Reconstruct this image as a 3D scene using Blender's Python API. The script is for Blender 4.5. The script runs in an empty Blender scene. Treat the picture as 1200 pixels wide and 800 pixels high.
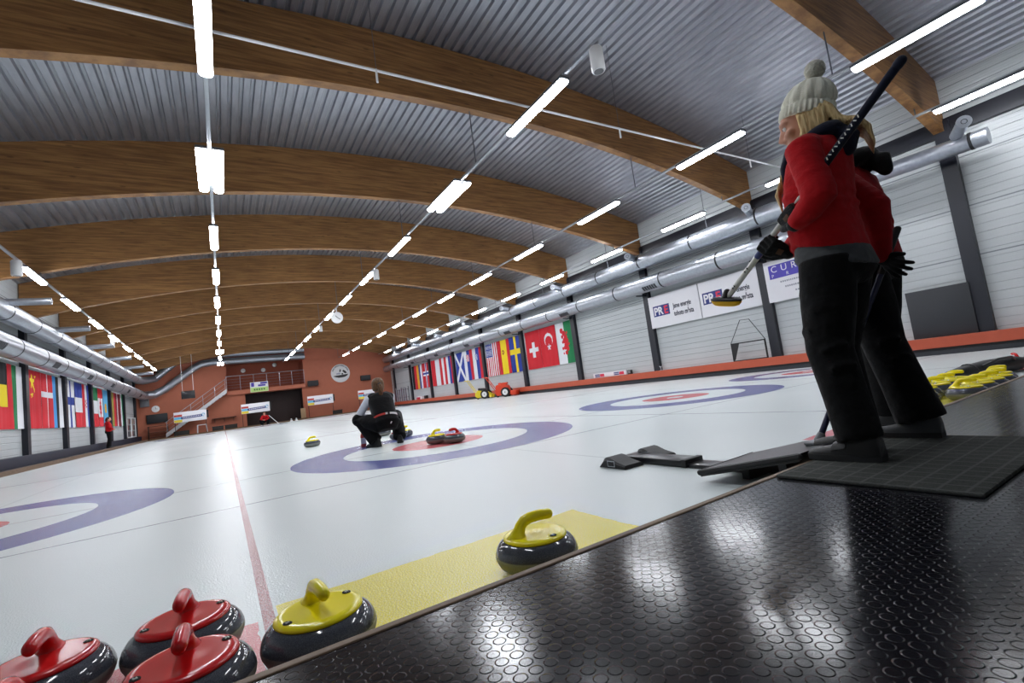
import bpy, bmesh, math, random
from mathutils import Vector, Matrix, Quaternion
random.seed(7)
SC = bpy.context.scene
COL = SC.collection
PI = math.pi
V = Vector

# ------------------------------------------------------------------ colours / materials
def lin(c):
    return tuple(((x/255)/12.92 if x/255 <= .04045 else ((x/255+.055)/1.055)**2.4) for x in c) + (1,)

class NT:
    """small helper around a node tree"""
    def __init__(s, name):
        s.m = bpy.data.materials.new(name); s.m.use_nodes = True
        s.t = s.m.node_tree; s.n = s.t.nodes
        s.b = s.n['Principled BSDF']
    def new(s, typ, **kw):
        n = s.n.new(typ)
        for k, v in kw.items(): setattr(n, k, v)
        return n
    def link(s, a, b): s.t.links.new(a, b)
    def val(s, sock, v):
        if hasattr(v, 'is_output'): s.link(v, sock)
        else: sock.default_value = v
    def math(s, op, a, b=0.0, c=0.0):
        n = s.new('ShaderNodeMath', operation=op)
        s.val(n.inputs[0], a); s.val(n.inputs[1], b); s.val(n.inputs[2], c)
        return n.outputs[0]
    def mix(s, f, a, b):
        n = s.new('ShaderNodeMix', data_type='RGBA')
        s.val(n.inputs[0], f); s.val(n.inputs[6], a); s.val(n.inputs[7], b)
        return n.outputs[2]
    def pos(s, obj=True):
        n = s.new('ShaderNodeTexCoord').outputs['Object'] if obj else s.new('ShaderNodeNewGeometry').outputs['Position']
        x = s.new('ShaderNodeSeparateXYZ'); s.link(n, x.inputs[0])
        return n, x.outputs[0], x.outputs[1], x.outputs[2]
    def comb(s, x, y, z):
        n = s.new('ShaderNodeCombineXYZ')
        s.val(n.inputs[0], x); s.val(n.inputs[1], y); s.val(n.inputs[2], z)
        return n.outputs[0]
    def noise(s, vec, scale, detail=2.0, rough=.5):
        n = s.new('ShaderNodeTexNoise'); s.link(vec, n.inputs['Vector'])
        n.inputs['Scale'].default_value = scale; n.inputs['Detail'].default_value = detail
        n.inputs['Roughness'].default_value = rough
        return n.outputs[0]
    def bump(s, h, strength=.3, dist=.01):
        n = s.new('ShaderNodeBump'); s.link(h, n.inputs['Height'])
        n.inputs['Strength'].default_value = strength; n.inputs['Distance'].default_value = dist
        s.link(n.outputs[0], s.b.inputs['Normal'])
    def smooth(s, x, lo, hi):
        n = s.new('ShaderNodeMapRange', interpolation_type='SMOOTHSTEP')
        s.val(n.inputs[0], x); n.inputs[1].default_value = lo; n.inputs[2].default_value = hi
        return n.outputs[0]
    def set(s, **k):
        for a, v in k.items():
            s.val(s.b.inputs[{'col': 'Base Color', 'rough': 'Roughness', 'metal': 'Metallic', 'spec': 'Specular IOR Level', 'sheen': 'Sheen Weight', 'coat': 'Coat Weight', 'coatr': 'Coat Roughness'}[a]], v)
        return s.m

def M(name, rgb, rough=.6, metal=0, nscale=0, namp=.12, bump=0, bscale=None, spec=.5, stretch=(1, 1, 1), coat=0):
    t = NT(name); c = lin(rgb)
    if nscale or bump:
        v, x, y, z = t.pos()
        vv = t.comb(t.math('MULTIPLY', x, stretch[0]), t.math('MULTIPLY', y, stretch[1]), t.math('MULTIPLY', z, stretch[2]))
    if nscale:
        d = tuple(a*(1-namp) for a in c[:3]) + (1,); e = tuple(min(1, a*(1+namp)) for a in c[:3]) + (1,)
        t.set(col=t.mix(t.noise(vv, nscale, 3), d, e))
    else: t.set(col=c)
    if bump: t.bump(t.noise(vv, bscale or nscale or 40, 3), bump)
    return t.set(rough=rough, metal=metal, spec=spec, coat=coat)

def EM(name, rgb, strength):
    t = NT(name); t.set(col=lin(rgb), rough=.4)
    t.b.inputs['Emission Color'].default_value = lin(rgb); t.b.inputs['Emission Strength'].default_value = strength
    return t.m

# ------------------------------------------------------------------ mesh helpers
def box(bm, x0, x1, y0, y1, z0, z1, mi=0, mat=None):
    p = [(x, y, z) for x in (x0, x1) for y in (y0, y1) for z in (z0, z1)]
    v = [bm.verts.new((mat @ V(q)) if mat else q) for q in p]
    for f in ((0, 1, 3, 2), (4, 6, 7, 5), (0, 4, 5, 1), (2, 3, 7, 6), (0, 2, 6, 4), (1, 5, 7, 3)):
        bm.faces.new([v[i] for i in f]).material_index = mi
    return v

def bbox(bm, x0, x1, y0, y1, z0, z1, bev=.01, mi=0, mat=None, seg=2):
    """bevelled box"""
    b = bmesh.new(); box(b, x0, x1, y0, y1, z0, z1)
    bmesh.ops.recalc_face_normals(b, faces=b.faces)
    bmesh.ops.bevel(b, geom=b.edges[:], offset=bev, segments=seg, affect='EDGES', profile=.5)
    merge(bm, b, mi, mat)

def merge(bm, b, mi=0, mat=None):
    mp = {}
    for v in b.verts: mp[v] = bm.verts.new((mat @ v.co) if mat else v.co)
    for f in b.faces:
        try: bm.faces.new([mp[v] for v in f.verts]).material_index = mi
        except ValueError: pass
    b.free()

def frame(d, up=None):
    d = d.normalized()
    u = up if up is not None else (V((0, 0, 1)) if abs(d.z) < .9 else V((0, 1, 0)))
    a = d.cross(u)
    if a.length < 1e-6: a = d.cross(V((1, 0, 0)))
    a.normalize()
    return a, a.cross(d).normalized()

def loft(bm, rings, cap=True, mi=0, closed=False):
    """rings: lists of points, same count"""
    R = [[bm.verts.new(p) for p in r] for r in rings]
    n = len(R[0]); k = len(R)
    for i in range(k if closed else k-1):
        A, B = R[i], R[(i+1) % k]
        for j in range(n):
            bm.faces.new((A[j], A[(j+1) % n], B[(j+1) % n], B[j])).material_index = mi
    if cap and not closed:
        bm.faces.new(R[0][::-1]).material_index = mi; bm.faces.new(R[-1]).material_index = mi

def ring(c, a, b, n=16, pw=1.0):
    out = []
    for i in range(n):
        t = 2*PI*i/n; ct, st = math.cos(t), math.sin(t)
        out.append(c + a*(math.copysign(abs(ct)**pw, ct)) + b*(math.copysign(abs(st)**pw, st)))
    return out

def tube(bm, pts, rad, n=12, round_ends=True, mi=0, up=None, flat=1.0):
    """tapering tube through pts; rad scalar or list; flat squashes the second axis"""
    pts = [V(p) for p in pts]
    if not hasattr(rad, '__len__'): rad = [rad]*len(pts)
    rings = []; pa = None
    for i, p in enumerate(pts):
        d = (pts[min(i+1, len(pts)-1)] - pts[max(i-1, 0)])
        if pa is None: a, b = frame(d, up)
        else:
            dn = d.normalized(); a = (pa - dn*pa.dot(dn)).normalized(); b = a.cross(dn).normalized()
        pa = a; r = rad[i]
        if i == 0 and round_ends:
            dn = d.normalized()
            for q in (.95, .75, .4): rings.append(ring(p - dn*r*q, a*r*math.sqrt(1-q*q), b*r*flat*math.sqrt(1-q*q), n))
        rings.append(ring(p, a*r, b*r*flat, n))
        if i == len(pts)-1 and round_ends:
            dn = d.normalized()
            for q in (.4, .75, .95): rings.append(ring(p + dn*r*q, a*r*math.sqrt(1-q*q), b*r*flat*math.sqrt(1-q*q), n))
    loft(bm, rings, True, mi)

def cyl(bm, p0, p1, r0, r1=None, n=20, mi=0, cap=True):
    p0, p1 = V(p0), V(p1); a, b = frame(p1-p0); r1 = r0 if r1 is None else r1
    loft(bm, [ring(p0, a*r0, b*r0, n), ring(p1, a*r1, b*r1, n)], cap, mi)

def lathe(bm, prof, n=32, mi=0, c=(0, 0, 0), sx=1, sy=1):
    c = V(c); R = []
    for r, z in prof:
        R.append([c + V((r*sx*math.cos(2*PI*i/n), r*sy*math.sin(2*PI*i/n), z)) for i in range(n)])
    loft(bm, R, True, mi)

def ball(bm, c, rx, ry=None, rz=None, n=14, mi=0, mat=None):
    ry = rx if ry is None else ry; rz = rx if rz is None else rz
    b = bmesh.new(); bmesh.ops.create_uvsphere(b, u_segments=n, v_segments=max(6, n//2+1), radius=1)
    m = Matrix.Translation(V(c)) @ (mat if mat else Matrix()) @ Matrix.Diagonal((rx, ry, rz, 1))
    merge(bm, b, mi, m)

def new(name, bm, mats, parent=None, loc=None, smooth=True, angle=40, recalc=True):
    if recalc: bmesh.ops.recalc_face_normals(bm, faces=bm.faces)
    me = bpy.data.meshes.new(name); bm.to_mesh(me); bm.free()
    for m in (mats if isinstance(mats, (list, tuple)) else [mats]): me.materials.append(m)
    o = bpy.data.objects.new(name, me); COL.objects.link(o)
    if loc: o.location = loc
    if parent: o.parent = parent
    if smooth:
        for p in me.polygons: p.use_smooth = True
        try: me.set_sharp_from_angle(angle=math.radians(angle))
        except Exception: pass
    return o

def tag(o, label, cat, group=None, kind=None):
    o['label'] = label; o['category'] = cat
    if group: o['group'] = group
    if kind: o['kind'] = kind
    return o

def thing(name, label, cat, loc=(0, 0, 0), rz=0, group=None):
    o = bpy.data.objects.new(name, None); COL.objects.link(o); o.empty_display_size = .1
    o.location = loc; o.rotation_euler = (0, 0, rz)
    return tag(o, label, cat, group)

def struct(name, bm, mats, label=None, cat=None, smooth=False, **k):
    o = new(name, bm, mats, smooth=smooth, **k); o['kind'] = 'structure'
    if label: o['label'] = label; o['category'] = cat
    return o

def dup(root, loc, rz=0, label=None, group=None):
    r = root.copy(); COL.objects.link(r); r.location = loc; r.rotation_euler = (0, 0, rz)
    if label: r['label'] = label
    if group: r['group'] = group
    def rec(a, b):
        for ch in a.children:
            c = ch.copy(); COL.objects.link(c); c.parent = b; rec(ch, c)
    rec(root, r)
    return r

def remesh(name, bm, mat, parent, vox=.008, smooth=4, fac=.5, bumpy=None):
    """union overlapping closed shapes into one continuous surface"""
    bmesh.ops.recalc_face_normals(bm, faces=bm.faces)
    me = bpy.data.meshes.new(name); bm.to_mesh(me); bm.free()
    o = bpy.data.objects.new(name, me); COL.objects.link(o)
    r = o.modifiers.new('r', 'REMESH'); r.mode = 'VOXEL'; r.voxel_size = vox
    s = o.modifiers.new('s', 'SMOOTH'); s.factor = fac; s.iterations = smooth
    dg = bpy.context.evaluated_depsgraph_get(); dg.update()
    m2 = bpy.data.meshes.new_from_object(o.evaluated_get(dg))
    o.modifiers.clear(); o.data = m2; m2.name = name
    m2.materials.clear()
    for m in (mat if isinstance(mat, (list, tuple)) else [mat]): m2.materials.append(m)
    for p in m2.polygons: p.use_smooth = True
    if parent: o.parent = parent
    return o

def text_bm(bm, txt, size, mat, mi=0, align='LEFT', depth=.004, xs=1.0, bold=0):
    """adds text (in local xy, facing +z, transformed by mat) to bm"""
    cu = bpy.data.curves.new('t', 'FONT'); cu.body = txt; cu.size = size; cu.extrude = depth; cu.align_x = align
    cu.offset = bold
    o = bpy.data.objects.new('t', cu); COL.objects.link(o)
    dg = bpy.context.evaluated_depsgraph_get(); dg.update()
    me = bpy.data.meshes.new_from_object(o.evaluated_get(dg))
    b = bmesh.new(); b.from_mesh(me)
    merge(bm, b, mi, mat @ Matrix.Diagonal((xs, 1, 1, 1)))
    bpy.data.objects.remove(o); bpy.data.meshes.remove(me); bpy.data.curves.remove(cu)

ORD = ['first', 'second', 'third', 'fourth', 'fifth', 'sixth', 'seventh', 'eighth', 'ninth', 'tenth', 'eleventh', 'twelfth', 'thirteenth']

# ------------------------------------------------------------------ measured layout (metres; x right, y down the hall, z up; ice at 0)
CAM = V((0, 0, .645))
DT = 6.13                      # near tee line
HX = [-2.31, 2.458, 7.314, 12.30]
XR, XL, YB = 15.12, -5.88, 48.5   # wall faces
ZP = .12                       # rubber platform top
def coly(n): return 3.47 + 4.867*n

# ------------------------------------------------------------------ camera
f, yaw, pitch, roll = 552.4, .5602, .0904, -.132
fw = V((math.sin(yaw)*math.cos(pitch), math.cos(yaw)*math.cos(pitch), math.sin(pitch)))
r0 = V((math.cos(yaw), -math.sin(yaw), 0)); u0 = r0.cross(fw)
rr = r0*math.cos(roll) + u0*math.sin(roll); uu = -r0*math.sin(roll) + u0*math.cos(roll)
cd = bpy.data.cameras.new('camera'); co = bpy.data.objects.new('camera', cd); COL.objects.link(co)
cd.sensor_width = 36; cd.lens = f/1200*36; cd.clip_start = .05; cd.clip_end = 200
mw = Matrix((rr, uu, -fw)).transposed().to_4x4(); mw.translation = CAM
co.matrix_world = mw
SC.camera = co
SC.view_settings.view_transform = 'Standard'
SC.view_settings.look = 'None'
SC.view_settings.gamma = 1
SC.view_settings.use_curve_mapping = False
SC.view_settings.exposure = EXPO = 0.12
w = bpy.data.worlds.new('world'); SC.world = w; w.use_nodes = True
w.node_tree.nodes['Background'].inputs[0].default_value = (.02, .022, .028, 1)
w.node_tree.nodes['Background'].inputs[1].default_value = 1

# ------------------------------------------------------------------ materials
def ice_material():
    t = NT('ice'); v, x, y, z = t.pos(False)
    col = lin((226, 231, 236))
    cloud = t.noise(v, .35, 3)
    col = t.mix(cloud, lin((209, 219, 219)), lin((228, 235, 234)))
    fine = t.noise(v, 220, 1)
    blue, red = lin((30, 48, 140)), lin((196, 60, 68))
    def near(a, c, w): return t.math('LESS_THAN', t.math('ABSOLUTE', t.math('SUBTRACT', a, c)), w/2)
    wob = t.math('MULTIPLY', t.math('SUBTRACT', t.noise(v, 30, 2), .5), .02)
    bl = rd = None
    for ty in (DT, DT+34.75):
        dy2 = t.math('POWER', t.math('SUBTRACT', y, ty), 2)
        for hx in HX:
            d = t.math('ADD', t.math('SQRT', t.math('ADD', t.math('POWER', t.math('SUBTRACT', x, hx), 2), dy2)), wob)
            b = near(d, 1.525, .61); r = near(d, .38, .46)
            bl = b if bl is None else t.math('MAXIMUM', bl, b); rd = r if rd is None else t.math('MAXIMUM', rd, r)
    fade = t.math('ADD', t.math('MULTIPLY', cloud, .2), .8)
    col = t.mix(t.math('MULTIPLY', bl, fade), col, blue)
    col = t.mix(t.math('MULTIPLY', rd, fade), col, red)
    # thin dark lines: tee, back and hog lines both ends, centre lines, sheet dividers
    ln = None
    for yy in (DT, DT-1.83, DT+6.4, DT+28.35, DT+34.75, DT+36.58):
        q = near(y, yy, .026 if abs(yy-DT) < 2 else .08); ln = q if ln is None else t.math('MAXIMUM', ln, q)
    for xx in (4.9, 9.8): ln = t.math('MAXIMUM', ln, near(x, xx, .03))
    for hx in HX: ln = t.math('MAXIMUM', ln, t.math('MULTIPLY', near(x, hx, .018), .35))
    col = t.mix(t.math('MULTIPLY', ln, .8), col, lin((62, 62, 84)))
    # red divider line, speckled by the pebble
    sp = t.smooth(t.noise(v, 180, 2), .34, .62)
    rl = t.math('MULTIPLY', near(x, .085, .036), t.math('SUBTRACT', 1, t.math('MULTIPLY', sp, .45)))
    col = t.mix(rl, col, lin((150, 12, 36)))
    # yellow and red painted patches beside the platform
    def patch(x0, x1, y0, y1):
        e = t.math('ADD', t.math('MULTIPLY', t.math('SUBTRACT', t.noise(v, 9, 2), .5), .03), 0)
        a = t.math('MULTIPLY', t.math('GREATER_THAN', x, x0), t.math('LESS_THAN', t.math('ADD', x, e), x1))
        b = t.math('MULTIPLY', t.math('GREATER_THAN', y, y0), t.math('LESS_THAN', t.math('ADD', y, e), y1))
        return t.math('MULTIPLY', a, b)
    ysp = t.math('ADD', .78, t.math('MULTIPLY', t.smooth(fine, .35, .6), .2))
    for x0 in (.112, 4.93): col = t.mix(t.math('MULTIPLY', patch(x0, x0+1.31, 0, 1.92), ysp), col, lin((230, 214, 22)))
    for x0, x1 in ((-1.3, .055), (3.40, 4.85), (8.4, 9.75)): col = t.mix(t.math('MULTIPLY', patch(x0, x1, 0, 1.83), ysp), col, lin((206, 92, 98)))
    peb = t.noise(v, 130, 2)
    n = t.new('ShaderNodeBump'); t.link(peb, n.inputs['Height']); n.inputs['Strength'].default_value = .4; n.inputs['Distance'].default_value = .004
    t.link(n.outputs[0], t.b.inputs['Normal'])
    return t.set(col=col, rough=.27, spec=.45)

def rubber_material():
    t = NT('stud_rubber'); v, x, y, z = t.pos(False)
    S = .034
    fx = t.math('SUBTRACT', t.math('FRACT', t.math('DIVIDE', x, S)), .5)
    fy = t.math('SUBTRACT', t.math('FRACT', t.math('DIVIDE', y, S)), .5)
    d = t.math('SQRT', t.math('ADD', t.math('POWER', fx, 2), t.math('POWER', fy, 2)))
    h = t.math('SUBTRACT', 1, t.smooth(d, .34, .43))
    n = t.new('ShaderNodeBump'); t.link(h, n.inputs['Height']); n.inputs['Strength'].default_value = 1; n.inputs['Distance'].default_value = .0028
    m2 = t.noise(v, 14, 3)
    n2 = t.new('ShaderNodeBump'); t.link(m2, n2.inputs['Height']); n2.inputs['Strength'].default_value = .05; n2.inputs['Distance'].default_value = .01
    t.link(n2.outputs[0], n.inputs['Normal']); t.link(n.outputs[0], t.b.inputs['Normal'])
    dirt = t.noise(v, 3, 4)
    rim = t.math('MULTIPLY', t.smooth(d, .34, .39), t.math('SUBTRACT', 1, t.smooth(d, .42, .47)))
    col = t.mix(dirt, lin((10, 10, 15)), lin((22, 22, 30)))
    col = t.mix(t.math('MULTIPLY', rim, .5), col, lin((12, 12, 14)))
    return t.set(col=col, rough=t.math('ADD', .11, t.math('MULTIPLY', dirt, .10)), spec=.36)

def wood_material(name, dark, light, sx=1.2, sz=22, lam=.0):
    t = NT(name); v, x, y, z = t.pos(False)
    vv = t.comb(t.math('MULTIPLY', x, sx), t.math('MULTIPLY', y, 4), t.math('MULTIPLY', z, sz))
    g = t.noise(vv, 1.0, 5, .6)
    col = t.mix(t.smooth(g, .3, .72), lin(dark), lin(light))
    k = t.new('ShaderNodeTexVoronoi'); t.link(t.comb(t.math('MULTIPLY', x, 1.5), t.math('MULTIPLY', y, 1.5), t.math('MULTIPLY', z, 5.5)), k.inputs['Vector'])
    k.inputs['Scale'].default_value = 1.0
    kn = t.math('SUBTRACT', 1, t.smooth(k.outputs['Distance'], .05, .13))
    col = t.mix(t.math('MULTIPLY', kn, .55), col, lin((62, 38, 20)))
    if lam:
        fz = t.math('ABSOLUTE', t.math('SUBTRACT', t.math('FRACT', t.math('DIVIDE', t.math('ADD', z, t.math('MULTIPLY', t.math('POWER', t.math('SUBTRACT', x, 4.75), 2), .0131)), lam)), .5))
        col = t.mix(t.math('MULTIPLY', t.math('GREATER_THAN', fz, .47), .3), col, lin((70, 45, 26)))
    t.bump(g, .15, .01)
    return t.set(col=col, rough=.55)

def clad_material():
    t = NT('white_cladding'); v, x, y, z = t.pos(False)
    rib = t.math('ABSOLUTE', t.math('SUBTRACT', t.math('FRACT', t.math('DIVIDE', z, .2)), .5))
    fine = t.math('ABSOLUTE', t.math('SUBTRACT', t.math('FRACT', t.math('DIVIDE', z, .058)), .5))
    seam = t.math('LESS_THAN', t.math('ABSOLUTE', t.math('SUBTRACT', t.math('FRACT', t.math('DIVIDE', t.math('SUBTRACT', z, .455), 1.17)), .5)), .013)
    seam = t.math('MULTIPLY', seam, t.math('GREATER_THAN', z, 1.5))
    h = t.math('ADD', t.smooth(rib, .0, .07), t.math('MULTIPLY', t.smooth(fine, 0, .3), .25))
    n = t.new('ShaderNodeBump'); t.link(h, n.inputs['Height']); n.inputs['Strength'].default_value = .8; n.inputs['Distance'].default_value = .012
    t.link(n.outputs[0], t.b.inputs['Normal'])
    base = t.mix(t.noise(v, .6, 3), lin((176, 181, 183)), lin((196, 200, 201)))
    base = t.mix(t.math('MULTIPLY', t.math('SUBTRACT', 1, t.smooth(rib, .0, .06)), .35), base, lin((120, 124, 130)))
    c = t.mix(t.math('MULTIPLY', seam, .75), base, lin((92, 96, 104)))
    return t.set(col=c, rough=.45)

def deck_material():
    t = NT('galvanised_deck'); v, x, y, z = t.pos(False)
    vv = t.comb(t.math('MULTIPLY', x, 6), t.math('MULTIPLY', y, 1.2), z)
    c = t.mix(t.noise(vv, 1.5, 4), lin((140, 143, 152)), lin((184, 186, 194)))
    return t.set(col=c, rough=.38, metal=.75)

def duct_material():
    t = NT('galvanised_duct'); v, x, y, z = t.pos(False)
    vv = t.comb(t.math('MULTIPLY', x, 8), t.math('MULTIPLY', y, 8), t.math('MULTIPLY', z, 8))
    g = t.noise(vv, 1.5, 3)
    c = t.mix(g, lin((146, 151, 160)), lin((186, 190, 197)))
    return t.set(col=c, rough=t.math('ADD', .26, t.math('MULTIPLY', g, .16)), metal=.85)

def granite_material():
    t = NT('speckled_granite'); v, x, y, z = t.pos()
    a = t.noise(v, 420, 2); b = t.noise(v, 700, 1)
    c = t.mix(t.smooth(a, .35, .7), lin((58, 61, 69)), lin((82, 86, 94)))
    c = t.mix(t.math('MULTIPLY', t.smooth(b, .6, .72), .3), c, lin((120, 122, 130)))
    band = t.math('MULTIPLY', t.smooth(z, .008, .014), t.math('SUBTRACT', 1, t.smooth(z, .060, .066)))
    c = t.mix(t.math('MULTIPLY', band, t.math('ADD', .4, t.math('MULTIPLY', a, .45))), c, lin((150, 152, 142)))
    return t.set(col=c, rough=t.math('ADD', .09, t.math('MULTIPLY', band, .4)), spec=.55)

def knit_material():
    t = NT('cream_knit'); v, x, y, z = t.pos()
    t.bump(t.noise(v, 170, 2), .5, .004)
    c = t.mix(t.noise(v, 60, 3), lin((222, 219, 200)), lin((240, 238, 222)))
    return t.set(col=c, rough=.95, sheen=.3, spec=.2)

def cloth(name, rgb, bump=.35, scale=26, sheen=.15, amp=.25):
    t = NT(name); v, x, y, z = t.pos()
    n1 = t.noise(t.comb(x, y, t.math('MULTIPLY', z, 1.6)), scale, 3)
    c = lin(rgb); d = tuple(a*(1-amp) for a in c[:3])+(1,); e = tuple(a*(1+amp) for a in c[:3])+(1,)
    n2 = t.noise(v, 7, 2)
    t.bump(t.math('ADD', t.math('MULTIPLY', n1, .35), n2), bump, .03)
    return t.set(col=t.mix(n1, d, e), rough=.9, sheen=sheen, spec=.2)

ICE = ice_material(); RUB = rubber_material(); CLAD = clad_material(); DECK = deck_material(); DUCT = duct_material(); GRAN = granite_material()
BEAM = wood_material('glulam_timber', (114, 76, 40), (162, 117, 66), lam=.045)
WOODTRIM = wood_material('wood_trim', (90, 68, 48), (120, 94, 68), 3, 60)
NAVY = M('navy_painted_steel', (20, 23, 34), .4, 0, 6, .15)
ORANGE_KERB = M('orange_painted_wood', (182, 80, 52), .45, 0, 5, .12)
ORANGE = M('orange_wall_paint', (178, 104, 78), .7, 0, 3, .08)
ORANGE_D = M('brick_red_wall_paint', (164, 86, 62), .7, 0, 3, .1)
BROWN_D = M('dark_brown_panel', (38, 15, 11), .6, 0, 3, .15)
WHITE = M('white_paint', (226, 227, 228), .45, 0, 8, .03)
WHITEP = M('white_plastic', (232, 232, 232), .4, 0, 8, .02)
GREYP = M('grey_plastic', (120, 122, 126), .5, 0, 8, .06)
BLACK = M('black_plastic', (18, 18, 20), .4, 0, 20, .2)
BLACKR = M('black_rubber', (17, 17, 19), .55, 0, 40, .3, .15, 120)
GLOSSBLACK = M('glossy_black_rubber', (26, 26, 30), .28, 0, 10, .2, .05, 30)
STEEL = M('zinc_steel', (170, 173, 178), .35, .8, 12, .08)
GREYS = M('grey_steel', (104, 108, 114), .45, .5, 12, .08)
DARKWALK = M('dark_walkway_rubber', (48, 50, 56), .6, 0, 12, .15)
NAVYKERB = M('navy_kerb_paint', (28, 35, 54), .45, 0, 6, .15)
YEL = M('yellow_handle_plastic', (240, 224, 14), .22, 0, 10, .04, spec=.5)
RED = M('red_handle_plastic', (196, 22, 24), .2, 0, 10, .06, spec=.5)
TUBE = EM('fluorescent_diffuser', (246, 249, 255), 56.0)
TAGB = M('black_tag', (6, 6, 7), .7, 0, 30, .1, spec=.1)
TAGW = M('white_tag_print', (235, 235, 225), .6, 0, 30, .02)
TYRE = M('tyre_rubber', (16, 16, 18), .7, 0, 60, .3, .2, 90)
MYEL = M('yellow_enamel', (226, 204, 40), .35, 0, 8, .08)
MRED = M('orange_red_enamel', (214, 62, 28), .35, 0, 8, .08)
def carpet_material():
    t = NT('ribbed_black_mat'); v, x, y, z = t.pos(False)
    gx = t.math('ABSOLUTE', t.math('SUBTRACT', t.math('FRACT', t.math('MULTIPLY', x, 14)), .5))
    gy = t.math('ABSOLUTE', t.math('SUBTRACT', t.math('FRACT', t.math('MULTIPLY', y, 14)), .5))
    n = t.noise(v, 160, 2)
    t.bump(t.math('ADD', t.math('MULTIPLY', t.math('MAXIMUM', gx, gy), .6), n), .8, .006)
    c = t.mix(n, lin((44, 46, 45)), lin((80, 82, 79)))
    c = t.mix(t.math('MULTIPLY', t.smooth(t.math('MAXIMUM', gx, gy), .40, .48), .35), c, lin((112, 114, 110)))
    return t.set(col=c, rough=.95, spec=.15)
MAT = carpet_material()

# ------------------------------------------------------------------ setting
bm = bmesh.new(); box(bm, -5.0, 14.75, 1.1, 46.2, -.12, 0)
struct('floor', bm, ICE, 'white pebbled curling ice with painted rings and lines', 'ice')
bm = bmesh.new(); box(bm, XL, -5.06, 1.1, 48.5, -.12, .10); box(bm, 14.78, XR, 1.1, 48.5, -.12, .10); box(bm, -5.06, 14.78, 46.25, 51.6, -.12, .08)
struct('floor_walkway', bm, DARKWALK, 'dark walkway along the walls around the ice', 'walkway')
bm = bmesh.new(); box(bm, -5.06, -5.0, 1.25, 46.25, -.05, .13); box(bm, -5.0, 14.7, 46.2, 46.25, -.05, .11)
struct('trim_1', bm, WOODTRIM, 'tan wooden edging strip along the left and far ice edge', 'edging')
# platform (two abutting decks, the right one reaching a little further onto the ice)
PE1, PE2, PX = 1.174, 1.226, 2.95
bm = bmesh.new(); box(bm, -6.0, PX, -4, PE1, -.1, ZP); box(bm, PX, 15.1, -4, PE2, -.1, ZP)
struct('floor_platform', bm, RUB, 'black studded rubber platform at the near end of the ice', 'platform')
bm = bmesh.new(); bbox(bm, -6.0, PX, PE1, PE1+.026, -.05, ZP+.004, .004); bbox(bm, PX, 14.7, PE2, PE2+.026, -.05, ZP+.004, .004); bbox(bm, PX-.026, PX, PE1+.026, PE2+.026, -.05, ZP+.004, .004)
struct('trim_2', bm, WOODTRIM, 'brown wooden edge strip of the rubber platform', 'edging')
# walls
bm = bmesh.new(); box(bm, XR, XR+.15, -4, 51.6, 0, 6.9)
struct('wall_right', bm, CLAD, 'white horizontally ribbed wall on the right', 'wall')
bm = bmesh.new(); box(bm, XL-.15, XL, -4, 51.6, 0, 6.9)
struct('wall_left', bm, CLAD, 'white horizontally ribbed wall on the left', 'wall')
bm = bmesh.new()
box(bm, XL-.1, .5, YB, YB+.2, 0, 8.2); box(bm, 6.76, XR+.1, YB, YB+.2, 0, 8.2)
box(bm, .5, 1.8, YB, YB+.2, 0, 2.95); box(bm, 6.5, 6.76, YB, YB+.2, 0, 2.95)
struct('wall_back', bm, ORANGE, 'orange painted end wall with a balcony recess', 'wall')
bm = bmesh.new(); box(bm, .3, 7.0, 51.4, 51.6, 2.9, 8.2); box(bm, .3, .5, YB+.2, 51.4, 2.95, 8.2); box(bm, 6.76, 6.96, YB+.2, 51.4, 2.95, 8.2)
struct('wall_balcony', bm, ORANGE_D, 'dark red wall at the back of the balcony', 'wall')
bm = bmesh.new(); box(bm, 1.6, 6.7, 50.2, 50.4, 0, 2.95); box(bm, 1.6, 1.8, YB+.2, 50.2, 0, 2.95); box(bm, 6.5, 6.7, YB+.2, 50.2, 0, 2.95)
for x in (2.9, 4.1, 5.3): box(bm, x-.03, x+.03, 50.17, 50.2, 0, 2.95)
struct('wall_passage', bm, BROWN_D, 'dark brown panelled passage under the balcony', 'wall')
bm = bmesh.new(); box(bm, .42, 6.8, 48.2, 51.4, 2.95, 3.32)
struct('floor_balcony', bm, ORANGE, 'orange balcony slab on the end wall', 'balcony')
bm = bmesh.new(); box(bm, XL-.1, XR+.1, -4.15, -4, 0, 8.2)
struct('wall_front', bm, CLAD, 'white wall behind the platform', 'wall')
# ceiling: trapezoidal steel deck following the arch
def arc_top(x): return 7.88 - (x-4.75)**2/(2*40.0)
def arc_bot(x): return 6.62 - (x-4.75)**2/(2*38.2)
bm = bmesh.new(); P = []; x = XL-.1; p = .213
while x < XR+.2:
    for dx, dz in ((0, 0), (.115, 0), (.14, .055), (.188, .055)): P.append((x+dx, arc_top(x+dx)+dz+.01))
    x += p
prev = None
lo = [(bm.verts.new((a, -4.1, b)), bm.verts.new((a, 51.6, b))) for a, b in P]
hi = [(bm.verts.new((a, -4.1, arc_top(a)+.25)), bm.verts.new((a, 51.6, arc_top(a)+.25))) for a, b in (P[0], P[-1])]
for (a, b), (c, d) in zip(lo, lo[1:]): bm.faces.new((a, b, d, c))
struct('ceiling', bm, DECK, 'arched galvanised trapezoidal steel roof deck', 'ceiling', recalc=False)
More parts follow.
